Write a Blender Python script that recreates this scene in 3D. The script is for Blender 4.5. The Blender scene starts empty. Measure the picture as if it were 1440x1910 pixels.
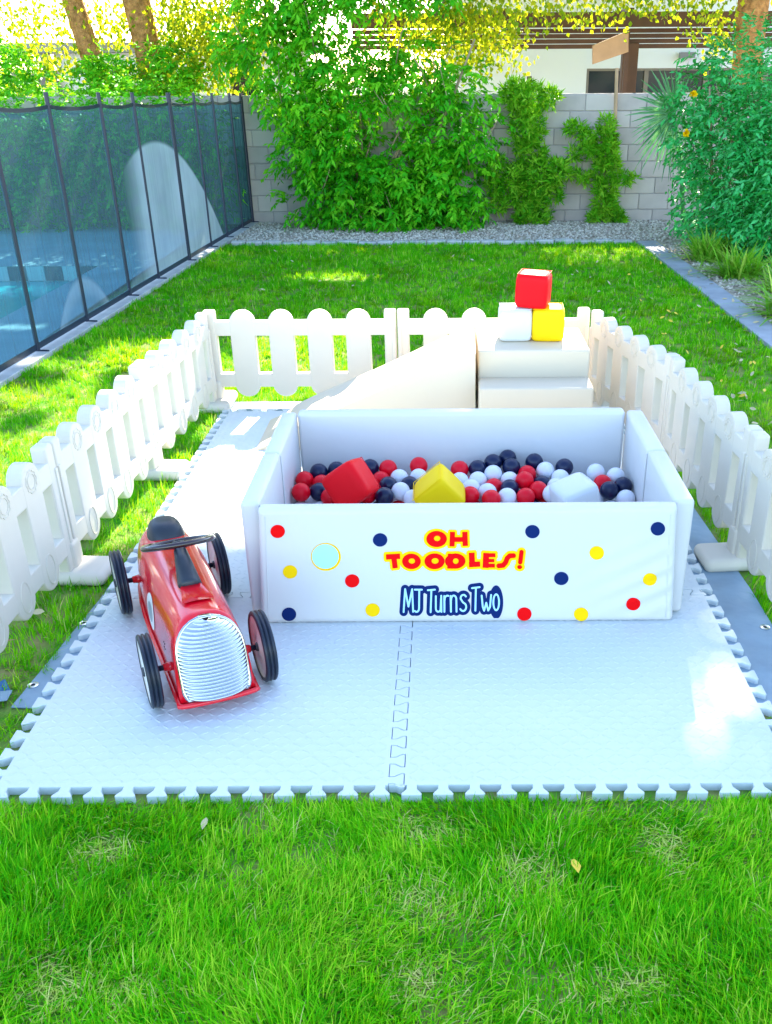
import bpy, bmesh, math, random
import numpy as np
from mathutils import Vector, Matrix
rng = np.random.default_rng(7); random.seed(7)
R = math.radians
scn = bpy.context.scene

# ------------------------------------------------------------------ camera
CF, CCX, CCY = 1800.72, 833.29, 1127.51          # focal length and principal point in photo pixels (1440 x 1910)
CP, CYAW, CRL = 0.506757, -0.000593, -0.006038
CPOS = np.array([0.15396, -2.19525, 1.88392])
_f = np.array([-math.sin(CYAW)*math.cos(CP), math.cos(CYAW)*math.cos(CP), -math.sin(CP)])
_r = np.array([math.cos(CYAW), math.sin(CYAW), 0.0]); _u = np.cross(_r, _f)
CR = math.cos(CRL)*_r + math.sin(CRL)*_u; CU = -math.sin(CRL)*_r + math.cos(CRL)*_u; CFW = _f
cam = bpy.data.cameras.new('camera'); camo = bpy.data.objects.new('camera', cam)
scn.collection.objects.link(camo); scn.camera = camo
cam.sensor_fit = 'HORIZONTAL'; cam.sensor_width = 36; cam.lens = CF/1440*36
cam.shift_x = (720-CCX)/1440; cam.shift_y = (CCY-955)/1440
cam.clip_start = 0.05; cam.clip_end = 1000
camo.matrix_world = Matrix(((CR[0], CU[0], -CFW[0], CPOS[0]), (CR[1], CU[1], -CFW[1], CPOS[1]), (CR[2], CU[2], -CFW[2], CPOS[2]), (0, 0, 0, 1)))

def ray(x, y): return CR*(x-CCX)/CF - CU*(y-CCY)/CF + CFW
def onplane(x, y, ax, v):
    d = ray(x, y); return CPOS + d*(v-CPOS[ax])/d[ax]
def G(x, y, z=0.0): return onplane(x, y, 2, z)     # photo pixel -> point on the level z
def V(x, y, Y): return onplane(x, y, 1, Y)         # photo pixel -> point on the upright plane at Y

# ------------------------------------------------------------------ sky, sun, exposure
SUN = np.array([0.22, 1.55, 1.0]); SUN_EL = math.atan2(1.0, math.hypot(0.22, 1.55)); SUN_AZ = math.atan2(0.22, 1.55)
w = bpy.data.worlds.new('World'); scn.world = w; w.use_nodes = True
nt = w.node_tree; nt.nodes.clear()
sky = nt.nodes.new('ShaderNodeTexSky'); sky.sky_type = 'NISHITA'; sky.sun_disc = False
sky.sun_elevation = SUN_EL; sky.sun_rotation = SUN_AZ; sky.air_density = 1.0; sky.dust_density = 0.6; sky.ozone_density = 1.0
bg = nt.nodes.new('ShaderNodeBackground'); bg.inputs[1].default_value = 0.15
out = nt.nodes.new('ShaderNodeOutputWorld'); nt.links.new(sky.outputs[0], bg.inputs[0]); nt.links.new(bg.outputs[0], out.inputs[0])
sl = bpy.data.lights.new('sun', 'SUN'); sl.energy = 5.0; sl.angle = R(0.53); sl.color = (1, 0.91, 0.74)
slo = bpy.data.objects.new('sun', sl); scn.collection.objects.link(slo)
slo.rotation_euler = Vector(-SUN).to_track_quat('-Z', 'Y').to_euler(); slo.location = (3, 16, 12)
scn.view_settings.view_transform = 'Standard'; scn.view_settings.look = 'None'
scn.view_settings.exposure = 2.4; scn.view_settings.gamma = 1.0; scn.view_settings.use_curve_mapping = False
scn.render.engine = 'CYCLES'
try:
    scn.cycles.max_bounces = 8; scn.cycles.transparent_max_bounces = 16; scn.cycles.transmission_bounces = 6
except Exception: pass

# ------------------------------------------------------------------ materials
def mat(name, col, rough=0.6, metal=0.0, spec=0.5, coat=0.0, var=0.0, vscale=6.0, bump=0.0, bscale=60.0, bdist=0.004, col2=None, sss=0.0, detail=4):
    m = bpy.data.materials.new(name); m.use_nodes = True; n = m.node_tree; b = n.nodes['Principled BSDF']
    b.inputs['Base Color'].default_value = (*col, 1); b.inputs['Roughness'].default_value = rough
    b.inputs['Metallic'].default_value = metal; b.inputs['Specular IOR Level'].default_value = spec
    b.inputs['Coat Weight'].default_value = coat; b.inputs['Coat Roughness'].default_value = 0.06
    tc = n.nodes.new('ShaderNodeTexCoord')
    if var > 0 or col2:
        nz = n.nodes.new('ShaderNodeTexNoise'); nz.inputs['Scale'].default_value = vscale; nz.inputs['Detail'].default_value = detail
        n.links.new(tc.outputs['Object'], nz.inputs['Vector'])
        rp = n.nodes.new('ShaderNodeValToRGB'); rp.color_ramp.elements[0].position = 0.32; rp.color_ramp.elements[1].position = 0.68
        c2 = col2 if col2 else tuple(max(0, c*(1-var)) for c in col)
        rp.color_ramp.elements[0].color = (*c2, 1); rp.color_ramp.elements[1].color = (*col, 1)
        n.links.new(nz.outputs['Fac'], rp.inputs[0]); n.links.new(rp.outputs[0], b.inputs['Base Color'])
    if bump > 0:
        nb = n.nodes.new('ShaderNodeTexNoise'); nb.inputs['Scale'].default_value = bscale; nb.inputs['Detail'].default_value = 3
        n.links.new(tc.outputs['Object'], nb.inputs['Vector'])
        bp = n.nodes.new('ShaderNodeBump'); bp.inputs['Strength'].default_value = bump; bp.inputs['Distance'].default_value = bdist
        n.links.new(nb.outputs['Fac'], bp.inputs['Height']); n.links.new(bp.outputs[0], b.inputs['Normal'])
    return m

def leafmat(name, ramp, trans, tcol, rough=0.45, spec=0.4):
    m = bpy.data.materials.new(name); m.use_nodes = True; n = m.node_tree; b = n.nodes['Principled BSDF']
    o = n.nodes['Material Output']
    at = n.nodes.new('ShaderNodeAttribute'); at.attribute_name = 'tint'
    rp = n.nodes.new('ShaderNodeValToRGB'); el = rp.color_ramp.elements
    while len(el) < len(ramp): el.new(0.5)
    for i, (p, c) in enumerate(ramp): el[i].position = p; el[i].color = (*c, 1)
    n.links.new(at.outputs['Fac'], rp.inputs[0]); n.links.new(rp.outputs[0], b.inputs['Base Color'])
    b.inputs['Roughness'].default_value = rough; b.inputs['Specular IOR Level'].default_value = spec
    t = n.nodes.new('ShaderNodeBsdfTranslucent')
    mx = n.nodes.new('ShaderNodeMix'); mx.data_type = 'RGBA'; mx.blend_type = 'MIX'; mx.inputs[0].default_value = 0.6
    n.links.new(rp.outputs[0], mx.inputs[6]); mx.inputs[7].default_value = (*tcol, 1); n.links.new(mx.outputs[2], t.inputs[0])
    ms = n.nodes.new('ShaderNodeMixShader'); ms.inputs[0].default_value = trans
    n.links.new(b.outputs[0], ms.inputs[1]); n.links.new(t.outputs[0], ms.inputs[2]); n.links.new(ms.outputs[0], o.inputs[0])
    return m

M = {}
M['soil'] = mat('soil', (.30, .26, .10), .95, var=.4, vscale=6, bump=.6, bscale=40, bdist=.02, col2=(.05, .26, .012), spec=.05)
M['earth'] = mat('earth', (.30, .25, .19), .95, bump=.5, bscale=30, bdist=.02, var=.3)
M['gravel_base'] = mat('gravel_base', (.50, .43, .33), .95, var=.4, vscale=25, bump=.6, bscale=60, bdist=.02)
M['gravel'] = leafmat('gravel', [(0, (.26, .22, .17)), (.5, (.50, .44, .36)), (1, (.70, .63, .53))], 0.0, (0, 0, 0), .85, .1)
M['concrete'] = mat('concrete', (.50, .50, .50), .85, var=.22, vscale=7, bump=.35, bscale=70, bdist=.004)
M['border'] = mat('border', (.36, .39, .44), .85, var=.25, vscale=5, bump=.4, bscale=60, bdist=.004)
M['deck'] = mat('deck', (.46, .52, .60), .8, var=.2, vscale=2.2, bump=.2, bscale=40)
M['block'] = mat('block', (.52, .455, .41), .9, var=.14, vscale=4, bump=.45, bscale=90, bdist=.004, spec=.2)
M['block2'] = mat('block2', (.475, .415, .375), .9, var=.16, vscale=5, bump=.45, bscale=90, bdist=.004, spec=.2)
M['block3'] = mat('block3', (.56, .495, .44), .9, var=.12, vscale=3, bump=.45, bscale=90, bdist=.004, spec=.2)
M['mortar'] = mat('mortar', (.36, .34, .33), .95, bump=.3, bscale=80)
M['stone_edge'] = mat('stone_edge', (.52, .53, .53), .85, var=.3, vscale=12, bump=.4, bscale=60)
M['water'] = mat('water', (.02, .55, .58), .1, spec=.3, bump=.15, bscale=5, bdist=.02)
M['pool_in'] = mat('pool_in', (.35, .70, .72), .5)
M['tile_d'] = mat('tile_d', (.06, .10, .12), .25); M['tile_l'] = mat('tile_l', (.62, .66, .66), .25)
M['foam'] = mat('foam', (.645, .695, .70), .55, spec=.22, bump=.12, bscale=140, bdist=.002, col2=(.615, .67, .68), vscale=2.2)
M['foam_side'] = M['foam']
M['vinyl'] = mat('vinyl', (.64, .64, .635), .45, spec=.28, bump=.3, bscale=5.5, bdist=.016)
M['vinyl_c'] = mat('vinyl_c', (.64, .545, .405), .45, spec=.22, bump=.25, bscale=6, bdist=.014)
M['plastic'] = mat('plastic', (.66, .61, .525), .5, spec=.22, bump=.06, bscale=25, bdist=.004, col2=(.62, .57, .48), vscale=3)
M['tarp'] = mat('tarp', (.27, .38, .48), .42, spec=.4, var=.25, vscale=5, bump=.6, bscale=9, bdist=.012)
M['tarp_blue'] = mat('tarp_blue', (.01, .10, .30), .4, bump=.4, bscale=14, bdist=.006)
M['steel'] = mat('steel', (.75, .75, .75), .25, metal=1)
M['hole'] = mat('hole', (.02, .02, .025), .9)
M['red_paint'] = mat('red_paint', (.72, .002, .014), .2, coat=.5)
M['chrome'] = mat('chrome', (.52, .56, .60), .09, metal=1)
M['rubber'] = mat('rubber', (.006, .012, .028), .38, spec=.45)
M['darkplastic'] = mat('darkplastic', (.014, .022, .034), .42)
M['wheelring'] = mat('wheelring', (.02, .006, .010), .14, coat=.6)
M['hub'] = mat('hub', (.78, .77, .74), .3, spec=.5)
M['roundel'] = mat('roundel', (.80, .80, .80), .3); M['roundel_in'] = mat('roundel_in', (.30, .34, .38), .3)
M['d_red'] = mat('d_red', (.86, .002, .004), .6, spec=.08); M['d_yel'] = mat('d_yel', (.95, .60, .002), .6, spec=.08)
M['d_navy'] = mat('d_navy', (.004, .020, .12), .6, spec=.08); M['d_sky'] = mat('d_sky', (.42, .74, .95), .6, spec=.08)
M['b_red'] = mat('b_red', (.78, .003, .018), .33, spec=.22, coat=.05); M['b_navy'] = mat('b_navy', (.003, .010, .05), .28, spec=.35, coat=.1)
M['b_white'] = mat('b_white', (.70, .72, .78), .35, spec=.3, coat=.05)
M['c_red'] = mat('c_red', (.78, .003, .010), .5, spec=.15, bump=.15, bscale=12, bdist=.006)
M['c_yel'] = mat('c_yel', (.90, .60, .002), .5, spec=.15, bump=.15, bscale=12, bdist=.006)
M['c_white'] = mat('c_white', (.66, .68, .69), .42, spec=.25, bump=.15, bscale=12, bdist=.006)
M['post_blk'] = mat('post_blk', (.012, .022, .05), .4)
M['bark'] = mat('bark', (.56, .27, .09), .95, var=.55, vscale=14, bump=1.0, bscale=22, bdist=.05, spec=.1)
M['stem'] = mat('stem', (.36, .27, .16), .9, var=.3, vscale=10, bump=.4, bscale=30)
M['wood_brown'] = mat('wood_brown', (.10, .045, .018), .7, var=.3, vscale=4, bump=.2, bscale=30)
M['wood_tan'] = mat('wood_tan', (.50, .32, .18), .7, var=.25, vscale=6, bump=.2, bscale=30)
M['cloth_tan'] = mat('cloth_tan', (.50, .30, .16), .8, var=.15, bump=.2, bscale=10, bdist=.02)
M['stucco'] = mat('stucco', (.80, .86, .94), .9, bump=.25, bscale=80, spec=.1)
M['glass_dark'] = mat('glass_dark', (.010, .025, .04), .12, spec=.25)
M['frame'] = mat('frame', (.22, .20, .18), .6)
M['grey_trim'] = mat('grey_trim', (.24, .25, .28), .7)
M['grass'] = leafmat('grass', [(0, (.004, .19, .001)), (.35, (.016, .42, .002)), (.7, (.15, .66, .006)), (.86, (.42, .72, .04)), (1, (.78, .68, .28))], .36, (.62, .70, .004), .6, .06)
M['shrub'] = leafmat('shrub', [(0, (.012, .20, .004)), (.5, (.045, .48, .008)), (1, (.22, .70, .02))], .40, (.36, .70, .01), .5, .2)
M['shrub_fine'] = leafmat('shrub_fine', [(0, (.02, .20, .004)), (.5, (.10, .48, .010)), (1, (.34, .68, .04))], .38, (.42, .66, .01), .5, .2)
M['bush'] = leafmat('bush', [(0, (.006, .18, .02)), (.5, (.022, .44, .085)), (1, (.12, .66, .22))], .3, (.16, .64, .04), .4, .3)
M['tree'] = leafmat('tree', [(0, (.012, .15, .006)), (.45, (.09, .32, .008)), (.72, (.36, .46, .012)), (1, (.64, .56, .015))], .5, (.62, .60, .01), .5, .2)
M['strap'] = leafmat('strap', [(0, (.05, .34, .01)), (.6, (.22, .56, .03)), (1, (.58, .68, .14))], .3, (.4, .62, .02), .5, .2)
M['palm'] = leafmat('palm', [(0, (.04, .24, .09)), (1, (.22, .48, .24))], .2, (.2, .45, .1), .4)
M['flower'] = mat('flower', (.95, .66, .003), .6, spec=.1)
M['leaf_y'] = mat('leaf_y', (.72, .50, .03), .6); M['leaf_p'] = mat('leaf_p', (.52, .44, .26), .7, spec=.15); M['leaf_b'] = mat('leaf_b', (.42, .20, .09), .7)
def meshmat():
    m = bpy.data.materials.new('pool_mesh'); m.use_nodes = True; n = m.node_tree; o = n.nodes['Material Output']; b = n.nodes['Principled BSDF']
    L = n.links.new
    def mth(op, a, b2=None, c=None):
        k = n.nodes.new('ShaderNodeMath'); k.operation = op
        for i, q in enumerate((a, b2, c)):
            if q is None: continue
            if isinstance(q, (int, float)): k.inputs[i].default_value = q
            else: L(q, k.inputs[i])
        return k.outputs[0]
    def sstep(v, lo, hi):
        k = n.nodes.new('ShaderNodeMapRange'); k.interpolation_type = 'SMOOTHSTEP'
        L(v, k.inputs[0]); k.inputs[1].default_value = lo; k.inputs[2].default_value = hi; return k.outputs[0]
    g = n.nodes.new('ShaderNodeNewGeometry'); sp = n.nodes.new('ShaderNodeSeparateXYZ'); L(g.outputs['Position'], sp.inputs[0])
    Yc, Zc = sp.outputs[1], sp.outputs[2]
    nz = n.nodes.new('ShaderNodeTexNoise'); nz.inputs['Scale'].default_value = 1.6; nz.inputs['Detail'].default_value = 5; L(g.outputs['Position'], nz.inputs['Vector'])
    # dried sprinkler spray on the mesh: an arc with a sharp far edge and a soft near edge
    dy = mth('SUBTRACT', Yc, 8.35); arc = mth('SUBTRACT', mth('MULTIPLY_ADD', mth('MULTIPLY', dy, dy), -0.235, 1.27), Zc)
    inside = mth('MULTIPLY', sstep(arc, -0.015, 0.03), mth('MULTIPLY', sstep(Yc, 7.35, 8.0), 1.0))
    low = mth('MULTIPLY', sstep(mth('SUBTRACT', mth('MULTIPLY_ADD', mth('ABSOLUTE', mth('SUBTRACT', Yc, 8.6)), -0.36, 0.62), Zc), -0.03, 0.05), 1.0)
    d2 = mth('SUBTRACT', Yc, 6.1); arc2 = mth('SUBTRACT', mth('MULTIPLY_ADD', mth('MULTIPLY', d2, d2), -1.0, 0.40), Zc)
    spot = mth('MULTIPLY', sstep(arc2, -0.01, 0.05), mth('SUBTRACT', 1.0, mth('MULTIPLY', sstep(arc2, 0.05, 0.22), 0.7)))
    s = mth('MAXIMUM', mth('MULTIPLY', inside, mth('MULTIPLY_ADD', nz.outputs['Fac'], 0.7, 0.42)), mth('MAXIMUM', mth('MULTIPLY', spot, 0.35), mth('MULTIPLY', low, 0.22)))
    s = mth('MINIMUM', s, 1.0)
    mx = n.nodes.new('ShaderNodeMix'); mx.data_type = 'RGBA'; L(s, mx.inputs[0]); mx.inputs[6].default_value = (.020, .072, .115, 1); mx.inputs[7].default_value = (.50, .60, .68, 1)
    L(mx.outputs[2], b.inputs['Base Color']); b.inputs['Roughness'].default_value = .8; b.inputs['Specular IOR Level'].default_value = .15
    tl = n.nodes.new('ShaderNodeBsdfTranslucent'); mt = n.nodes.new('ShaderNodeMix'); mt.data_type = 'RGBA'; L(s, mt.inputs[0]); mt.inputs[6].default_value = (.13, .17, .18, 1); mt.inputs[7].default_value = (.46, .52, .58, 1); L(mt.outputs[2], tl.inputs[0])
    m1 = n.nodes.new('ShaderNodeMixShader'); m1.inputs[0].default_value = .42; L(b.outputs[0], m1.inputs[1]); L(tl.outputs[0], m1.inputs[2])
    tr = n.nodes.new('ShaderNodeBsdfTransparent'); tr.inputs[0].default_value = (.34, .86, 1.0, 1)
    m2 = n.nodes.new('ShaderNodeMixShader'); mp_ = n.nodes.new('ShaderNodeMapping'); mp_.inputs['Scale'].default_value = (1, 22, .7); L(g.outputs['Position'], mp_.inputs[0]); nv = n.nodes.new('ShaderNodeTexNoise'); nv.inputs['Scale'].default_value = 1.0; nv.inputs['Detail'].default_value = 4; L(mp_.outputs[0], nv.inputs['Vector'])
    L(mth('MULTIPLY_ADD', s, 0.22, mth('MULTIPLY_ADD', nv.outputs['Fac'], .26, .52)), m2.inputs[0]); L(tr.outputs[0], m2.inputs[1]); L(m1.outputs[0], m2.inputs[2])
    L(m2.outputs[0], o.inputs[0]); return m
M['mesh'] = meshmat()

# ------------------------------------------------------------------ helpers
COL = scn.collection
def link(o, parent=None):
    COL.objects.link(o)
    if parent is not None: o.parent = parent
    return o
def tag(o, label=None, cat=None, group=None, kind=None):
    if label: o['label'] = label
    if cat: o['category'] = cat
    if group: o['group'] = group
    if kind: o['kind'] = kind
    return o
def empty(name, loc=(0, 0, 0), rz=0.0):
    o = bpy.data.objects.new(name, None); o.empty_display_size = .05; o.location = loc; o.rotation_euler = (0, 0, rz); COL.objects.link(o); return o
def setmesh(name, Vv, Ff, material, smooth=False, tint=None):
    me = bpy.data.meshes.new(name); Vv = np.asarray(Vv, np.float32)
    if isinstance(Ff, np.ndarray):
        k = Ff.shape[1]; me.vertices.add(len(Vv)); me.vertices.foreach_set('co', Vv.ravel())
        me.loops.add(Ff.size); me.loops.foreach_set('vertex_index', Ff.astype(np.int32).ravel())
        me.polygons.add(len(Ff)); me.polygons.foreach_set('loop_start', np.arange(0, Ff.size, k, dtype=np.int32))
        try: me.polygons.foreach_set('loop_total', np.full(len(Ff), k, np.int32))
        except Exception: pass
        me.update(calc_edges=True)
    else:
        me.from_pydata([tuple(map(float, v)) for v in Vv], [], [tuple(f) for f in Ff]); me.update()
    if tint is not None:
        a = me.attributes.new('tint', 'FLOAT', 'POINT'); a.data.foreach_set('value', np.asarray(tint, np.float32))
    if smooth: me.polygons.foreach_set('use_smooth', np.ones(len(me.polygons), bool))
    if material is not None: me.materials.append(material)
    return me
def mk(name, Vv, Ff, material, parent=None, smooth=False, tint=None, world=True):
    Vv = np.asarray(Vv, float)
    if parent is not None and world: 
        off = np.array(parent.location) if parent.parent is None else np.array(parent.parent.location)+np.array(parent.location)
        Vv = Vv - off
    return link(bpy.data.objects.new(name, setmesh(name, Vv, Ff, material, smooth, tint)), parent)
def bmo(name, bm, material, parent=None, smooth=False, off=None):
    me = bpy.data.meshes.new(name)
    if off is not None: bmesh.ops.translate(bm, verts=bm.verts, vec=Vector(off))
    bm.normal_update(); bm.to_mesh(me); bm.free(); me.materials.append(material)
    if smooth: me.polygons.foreach_set('use_smooth', np.ones(len(me.polygons), bool))
    return link(bpy.data.objects.new(name, me), parent)
def rbox_bm(c, s, r=0.0, seg=2, rot=None):
    bm = bmesh.new(); bmesh.ops.create_cube(bm, size=1.0)
    for v in bm.verts: v.co = Vector((v.co.x*s[0], v.co.y*s[1], v.co.z*s[2]))
    if r > 0: bmesh.ops.bevel(bm, geom=list(bm.edges), offset=r, segments=seg, profile=.5, affect='EDGES')
    if rot is not None: bmesh.ops.transform(bm, matrix=rot, verts=bm.verts)
    bmesh.ops.translate(bm, verts=bm.verts, vec=Vector(c)); return bm
def loc_of(p):
    return np.zeros(3) if p is None else np.array(p.location)
def box(name, lo, hi, material, parent=None, r=0.0, seg=2, smooth=False):
    lo = np.array(lo, float); hi = np.array(hi, float)
    return bmo(name, rbox_bm((lo+hi)/2-loc_of(parent), hi-lo, r, seg), material, parent, smooth)
def lbox(name, lo, hi, material, parent, r=0.0, seg=2, smooth=False):   # in the parent's own frame
    lo = np.array(lo, float); hi = np.array(hi, float)
    return bmo(name, rbox_bm((lo+hi)/2, hi-lo, r, seg), material, parent, smooth)
def prism_bm(pts, t0, t1, axis='y', bevel=0.0, seg=2):
    """outline (a, b) extruded from t0 to t1: axis y -> (a, t, b); x -> (t, a, b); z -> (a, b, t)"""
    f = {'y': lambda a, b, t: (a, t, b), 'x': lambda a, b, t: (t, a, b), 'z': lambda a, b, t: (a, b, t)}[axis]
    bm = bmesh.new(); v0 = [bm.verts.new(f(a, b, t0)) for a, b in pts]; v1 = [bm.verts.new(f(a, b, t1)) for a, b in pts]
    n = len(pts); A = bm.faces.new(v0); B = bm.faces.new(v1[::-1])
    for i in range(n): bm.faces.new((v0[(i+1) % n], v0[i], v1[i], v1[(i+1) % n]))
    bmesh.ops.recalc_face_normals(bm, faces=bm.faces)
    if bevel > 0:
        ed = [e for e in bm.edges if any(len(fc.verts) == n for fc in e.link_faces)]
        bmesh.ops.bevel(bm, geom=ed, offset=bevel, segments=seg, profile=.5, affect='EDGES', clamp_overlap=True)
    return bm
def tube(path, rad, n=8):
    P = np.array(path, float); rad = np.broadcast_to(np.array(rad, float), (len(P),)); T = np.gradient(P, axis=0); T /= np.linalg.norm(T, axis=1)[:, None]+1e-9
    a = np.array([0, 0, 1.0]) if abs(T[0, 2]) < .9 else np.array([1.0, 0, 0]); Vv = []; F = []
    for i in range(len(P)):
        s = np.cross(T[i], a); s /= np.linalg.norm(s); b = np.cross(s, T[i]); a = b
        for k in range(n):
            t = 2*math.pi*k/n; Vv.append(P[i]+rad[i]*(math.cos(t)*s+math.sin(t)*b))
    for i in range(len(P)-1):
        for k in range(n): F.append((i*n+k, i*n+(k+1) % n, (i+1)*n+(k+1) % n, (i+1)*n+k))
    F.append(tuple(range(n-1, -1, -1))); F.append(tuple(range((len(P)-1)*n, len(P)*n)))
    return np.array(Vv), F
def tubes(list_):
    Vs = []; Fs = []; o = 0
    for p, r, n in list_:
        v, f = tube(p, r, n); Vs.append(v); Fs += [tuple(i+o for i in q) for q in f]; o += len(v)
    return np.vstack(Vs), Fs
def lathe(prof, n=40, axis='y'):
    Vv = []; F = []; m = len(prof)
    for k in range(n):
        t = 2*math.pi*k/n
        for (r, h) in prof:
            a, b = r*math.cos(t), r*math.sin(t)
            Vv.append({'y': (a, h, b), 'z': (a, b, h), 'x': (h, a, b)}[axis])
    for k in range(n):
        for j in range(m-1):
            F.append((k*m+j, k*m+j+1, ((k+1) % n)*m+j+1, ((k+1) % n)*m+j))
    return np.array(Vv), F
def unit(a): return a/(np.linalg.norm(a, axis=-1, keepdims=True)+1e-9)
def leaves(P, D, L, W, Nn, fold=.18):
    """kite leaves: base P, direction D, length L, width W, rough normal Nn"""
    n = len(P); D = unit(D); Wd = unit(np.cross(D, Nn)); Nr = np.cross(Wd, D)
    L = np.broadcast_to(L, (n,))[:, None]; W = np.broadcast_to(W, (n,))[:, None]
    mid = P+D*L*.42+Nr*W*fold
    Vv = np.stack([P, mid+Wd*W*.5, P+D*L, mid-Wd*W*.5], 1).reshape(-1, 3)
    F = np.arange(n*4).reshape(n, 4)
    return Vv, F
def tri_of(F): return np.concatenate([F[:, [0, 1, 2]], F[:, [0, 2, 3]]])
def sprays(P, D, n, rl, ll, lw, droop, jit=.35, hang=.35):
    N = len(P); t = np.linspace(.12, 1, n); D = unit(D)
    rls = rl*rng.uniform(.7, 1.3, N)[:, None, None]
    pos = P[:, None]+D[:, None]*rls*t[None, :, None]; pos[:, :, 2] -= droop*t[None]**2*rls[:, :, 0]*1.0
    T = np.repeat(D[:, None], n, 1).copy(); T[:, :, 2] -= 2*droop*t[None]; T = unit(T)
    S = unit(np.cross(T, np.array([0, 0, 1.0])+1e-3)); sg = np.where(np.arange(n) % 2 == 0, 1, -1)[None, :, None]
    d = T*.65+S*sg*.8+np.array([0, 0, -hang])+rng.normal(0, jit, (N, n, 3))
    nn = np.array([0, 0, 1.0])+T*.2+rng.normal(0, .45, (N, n, 3))
    k = N*n; return leaves(pos.reshape(k, 3), d.reshape(k, 3), ll*np.repeat(rng.uniform(.65, 1.3, N), n)*rng.uniform(.7, 1.2, k), lw*np.repeat(rng.uniform(.7, 1.25, N), n)*rng.uniform(.8, 1.15, k), nn.reshape(k, 3))
def leafobj(name, Vv, F, m, parent, tint_leaf):
    return mk(name, Vv, F, m, parent, tint=np.repeat(tint_leaf, 4))
def noise2(x, y, s=1.0, seed=0):
    x = np.asarray(x)*s; y = np.asarray(y)*s
    return (np.sin(1.7*x+2.1*y+seed)+np.sin(-2.3*x+1.3*y+1.7*seed+1)+np.sin(3.1*x+.7*y+2.3*seed)*.7+np.sin(.9*x-3.7*y+.6*seed+2)*.7)/3.4

# ------------------------------------------------------------------ the setting
MT = 0.03                                  # top of the foam mat
LE = lambda Y: -2.866+(Y-4.256)*.056      # lawn edge beside the pool kerb
FL = lambda Y: -2.925+(Y-5.0)*.059        # line of the pool fence
BX = lambda Y: 2.522+(10.236-Y)*.0215     # lawn edge beside the right border
def sheet(name, pts, z, m, kind='structure'):
    me = setmesh(name, [(a, b, z) for a, b in pts], [tuple(range(len(pts)))], m); return tag(link(bpy.data.objects.new(name, me)), kind=kind)
POOL = [(-9, -3), (-3.85, -3), (-3.62, 8.85), (-9, 8.85)]
# ground as a frame of sheets round the pool basin
sheet('ground', [(-250, -250), (250, -250), (250, 300), (-250, 300)], -1.6, M['earth'])
sheet('lawn_ground', [(-3.05, -6), (6, -6), (6, 12.15), (-3.05, 12.15)], 0.0, M['soil'])
sheet('yard_ground', [(-40, 12.14), (40, 12.14), (40, 80), (-40, 80)], -.004, M['earth'])
d = bmesh.new()
for q in ([(-3.85, -3), (-3.04, -3), (-3.04, 12.1), (-3.62, 8.85)], [(-9.5, 8.85), (-3.62, 8.85), (-3.04, 12.1), (-9.5, 12.1)]):
    d.faces.new([d.verts.new((a, b, .02)) for a, b in q])
tag(bmo('pool_deck', d, M['deck']), kind='structure')
d = bmesh.new(); pb = [d.verts.new((a, b, .018)) for a, b in POOL]; pl = [d.verts.new((a, b, -1.2)) for a, b in POOL]
d.faces.new(pl)
for i in range(4): d.faces.new((pb[i], pb[(i+1) % 4], pl[(i+1) % 4], pl[i]))
basin = tag(bmo('pool_basin', d, M['pool_in']), kind='structure')
for i in range(26):                                             # waterline tiles on the far side of the pool
    x1 = -3.63-i*.2; mk('tile', [(x1, 8.846, .016), (x1-.194, 8.846, .016), (x1-.194, 8.846, -.135), (x1, 8.846, -.135), (x1, 8.84, .016), (x1-.194, 8.84, .016), (x1-.194, 8.84, -.135), (x1, 8.84, -.135)],
        [(4, 5, 6, 7), (0, 1, 5, 4), (3, 2, 6, 7), (0, 4, 7, 3), (1, 5, 6, 2)], M['tile_d' if i % 2 == 0 else 'tile_l'], basin)
sheet('pool_water', [(a+(.0 if a < -5 else -.003), b-(.02 if b > 0 else 0)) for a, b in POOL], -.14, M['water'])
ker = prism_bm([(LE(-1), -1), (LE(12.1)-.0, 12.1), (FL(12.1)-.12, 12.1), (FL(-1)-.12, -1)], -.05, .035, 'z', .006)
tag(bmo('concrete_kerb', ker, M['concrete']), kind='structure')
bd = prism_bm([(BX(-3), -3), (BX(-3)+.27, -3), (BX(10.24)+.23, 10.3), (BX(10.24), 10.3)], -.05, .03, 'z', .006)
tag(bmo('concrete_border', bd, M['border']), kind='structure')
gb = prism_bm([(-2.5, 10.40), (2.75, 10.38), (2.82, 2), (7, 2), (7, 12.18), (-2.5, 12.18)], -.04, .012, 'z')
tag(bmo('gravel_bed', gb, M['gravel_base']), kind='structure')
# gravel stones
n = 9000; px = rng.uniform(-2.5, 3.4, n); py = rng.uniform(10.42, 12.15, n)
m2 = 4200; px = np.r_[px, rng.uniform(2.82, 4.4, m2)]; py = np.r_[py, rng.uniform(3.5, 10.4, m2)]; n = len(px)
octv = np.array([(1, 0, 0), (-1, 0, 0), (0, 1, 0), (0, -1, 0), (0, 0, 1), (0, 0, -1)], float); octf = np.array([(0, 2, 4), (2, 1, 4), (1, 3, 4), (3, 0, 4), (2, 0, 5), (1, 2, 5), (3, 1, 5), (0, 3, 5)])
sz = rng.uniform(.012, .027, (n, 1, 1))*rng.uniform(.6, 1.3, (n, 1, 3)); an = rng.uniform(0, 6.28, n); ca, sa = np.cos(an), np.sin(an)
ov = octv[None]*sz; ov = ov+rng.normal(0, .003, ov.shape); vx = ov[:, :, 0]*ca[:, None]-ov[:, :, 1]*sa[:, None]; vy = ov[:, :, 0]*sa[:, None]+ov[:, :, 1]*ca[:, None]
GV = np.stack([vx+px[:, None], vy+py[:, None], ov[:, :, 2]*.7+.018], 2).reshape(-1, 3)
GF = (octf[None]+(np.arange(n)*6)[:, None, None]).reshape(-1, 3)
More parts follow.
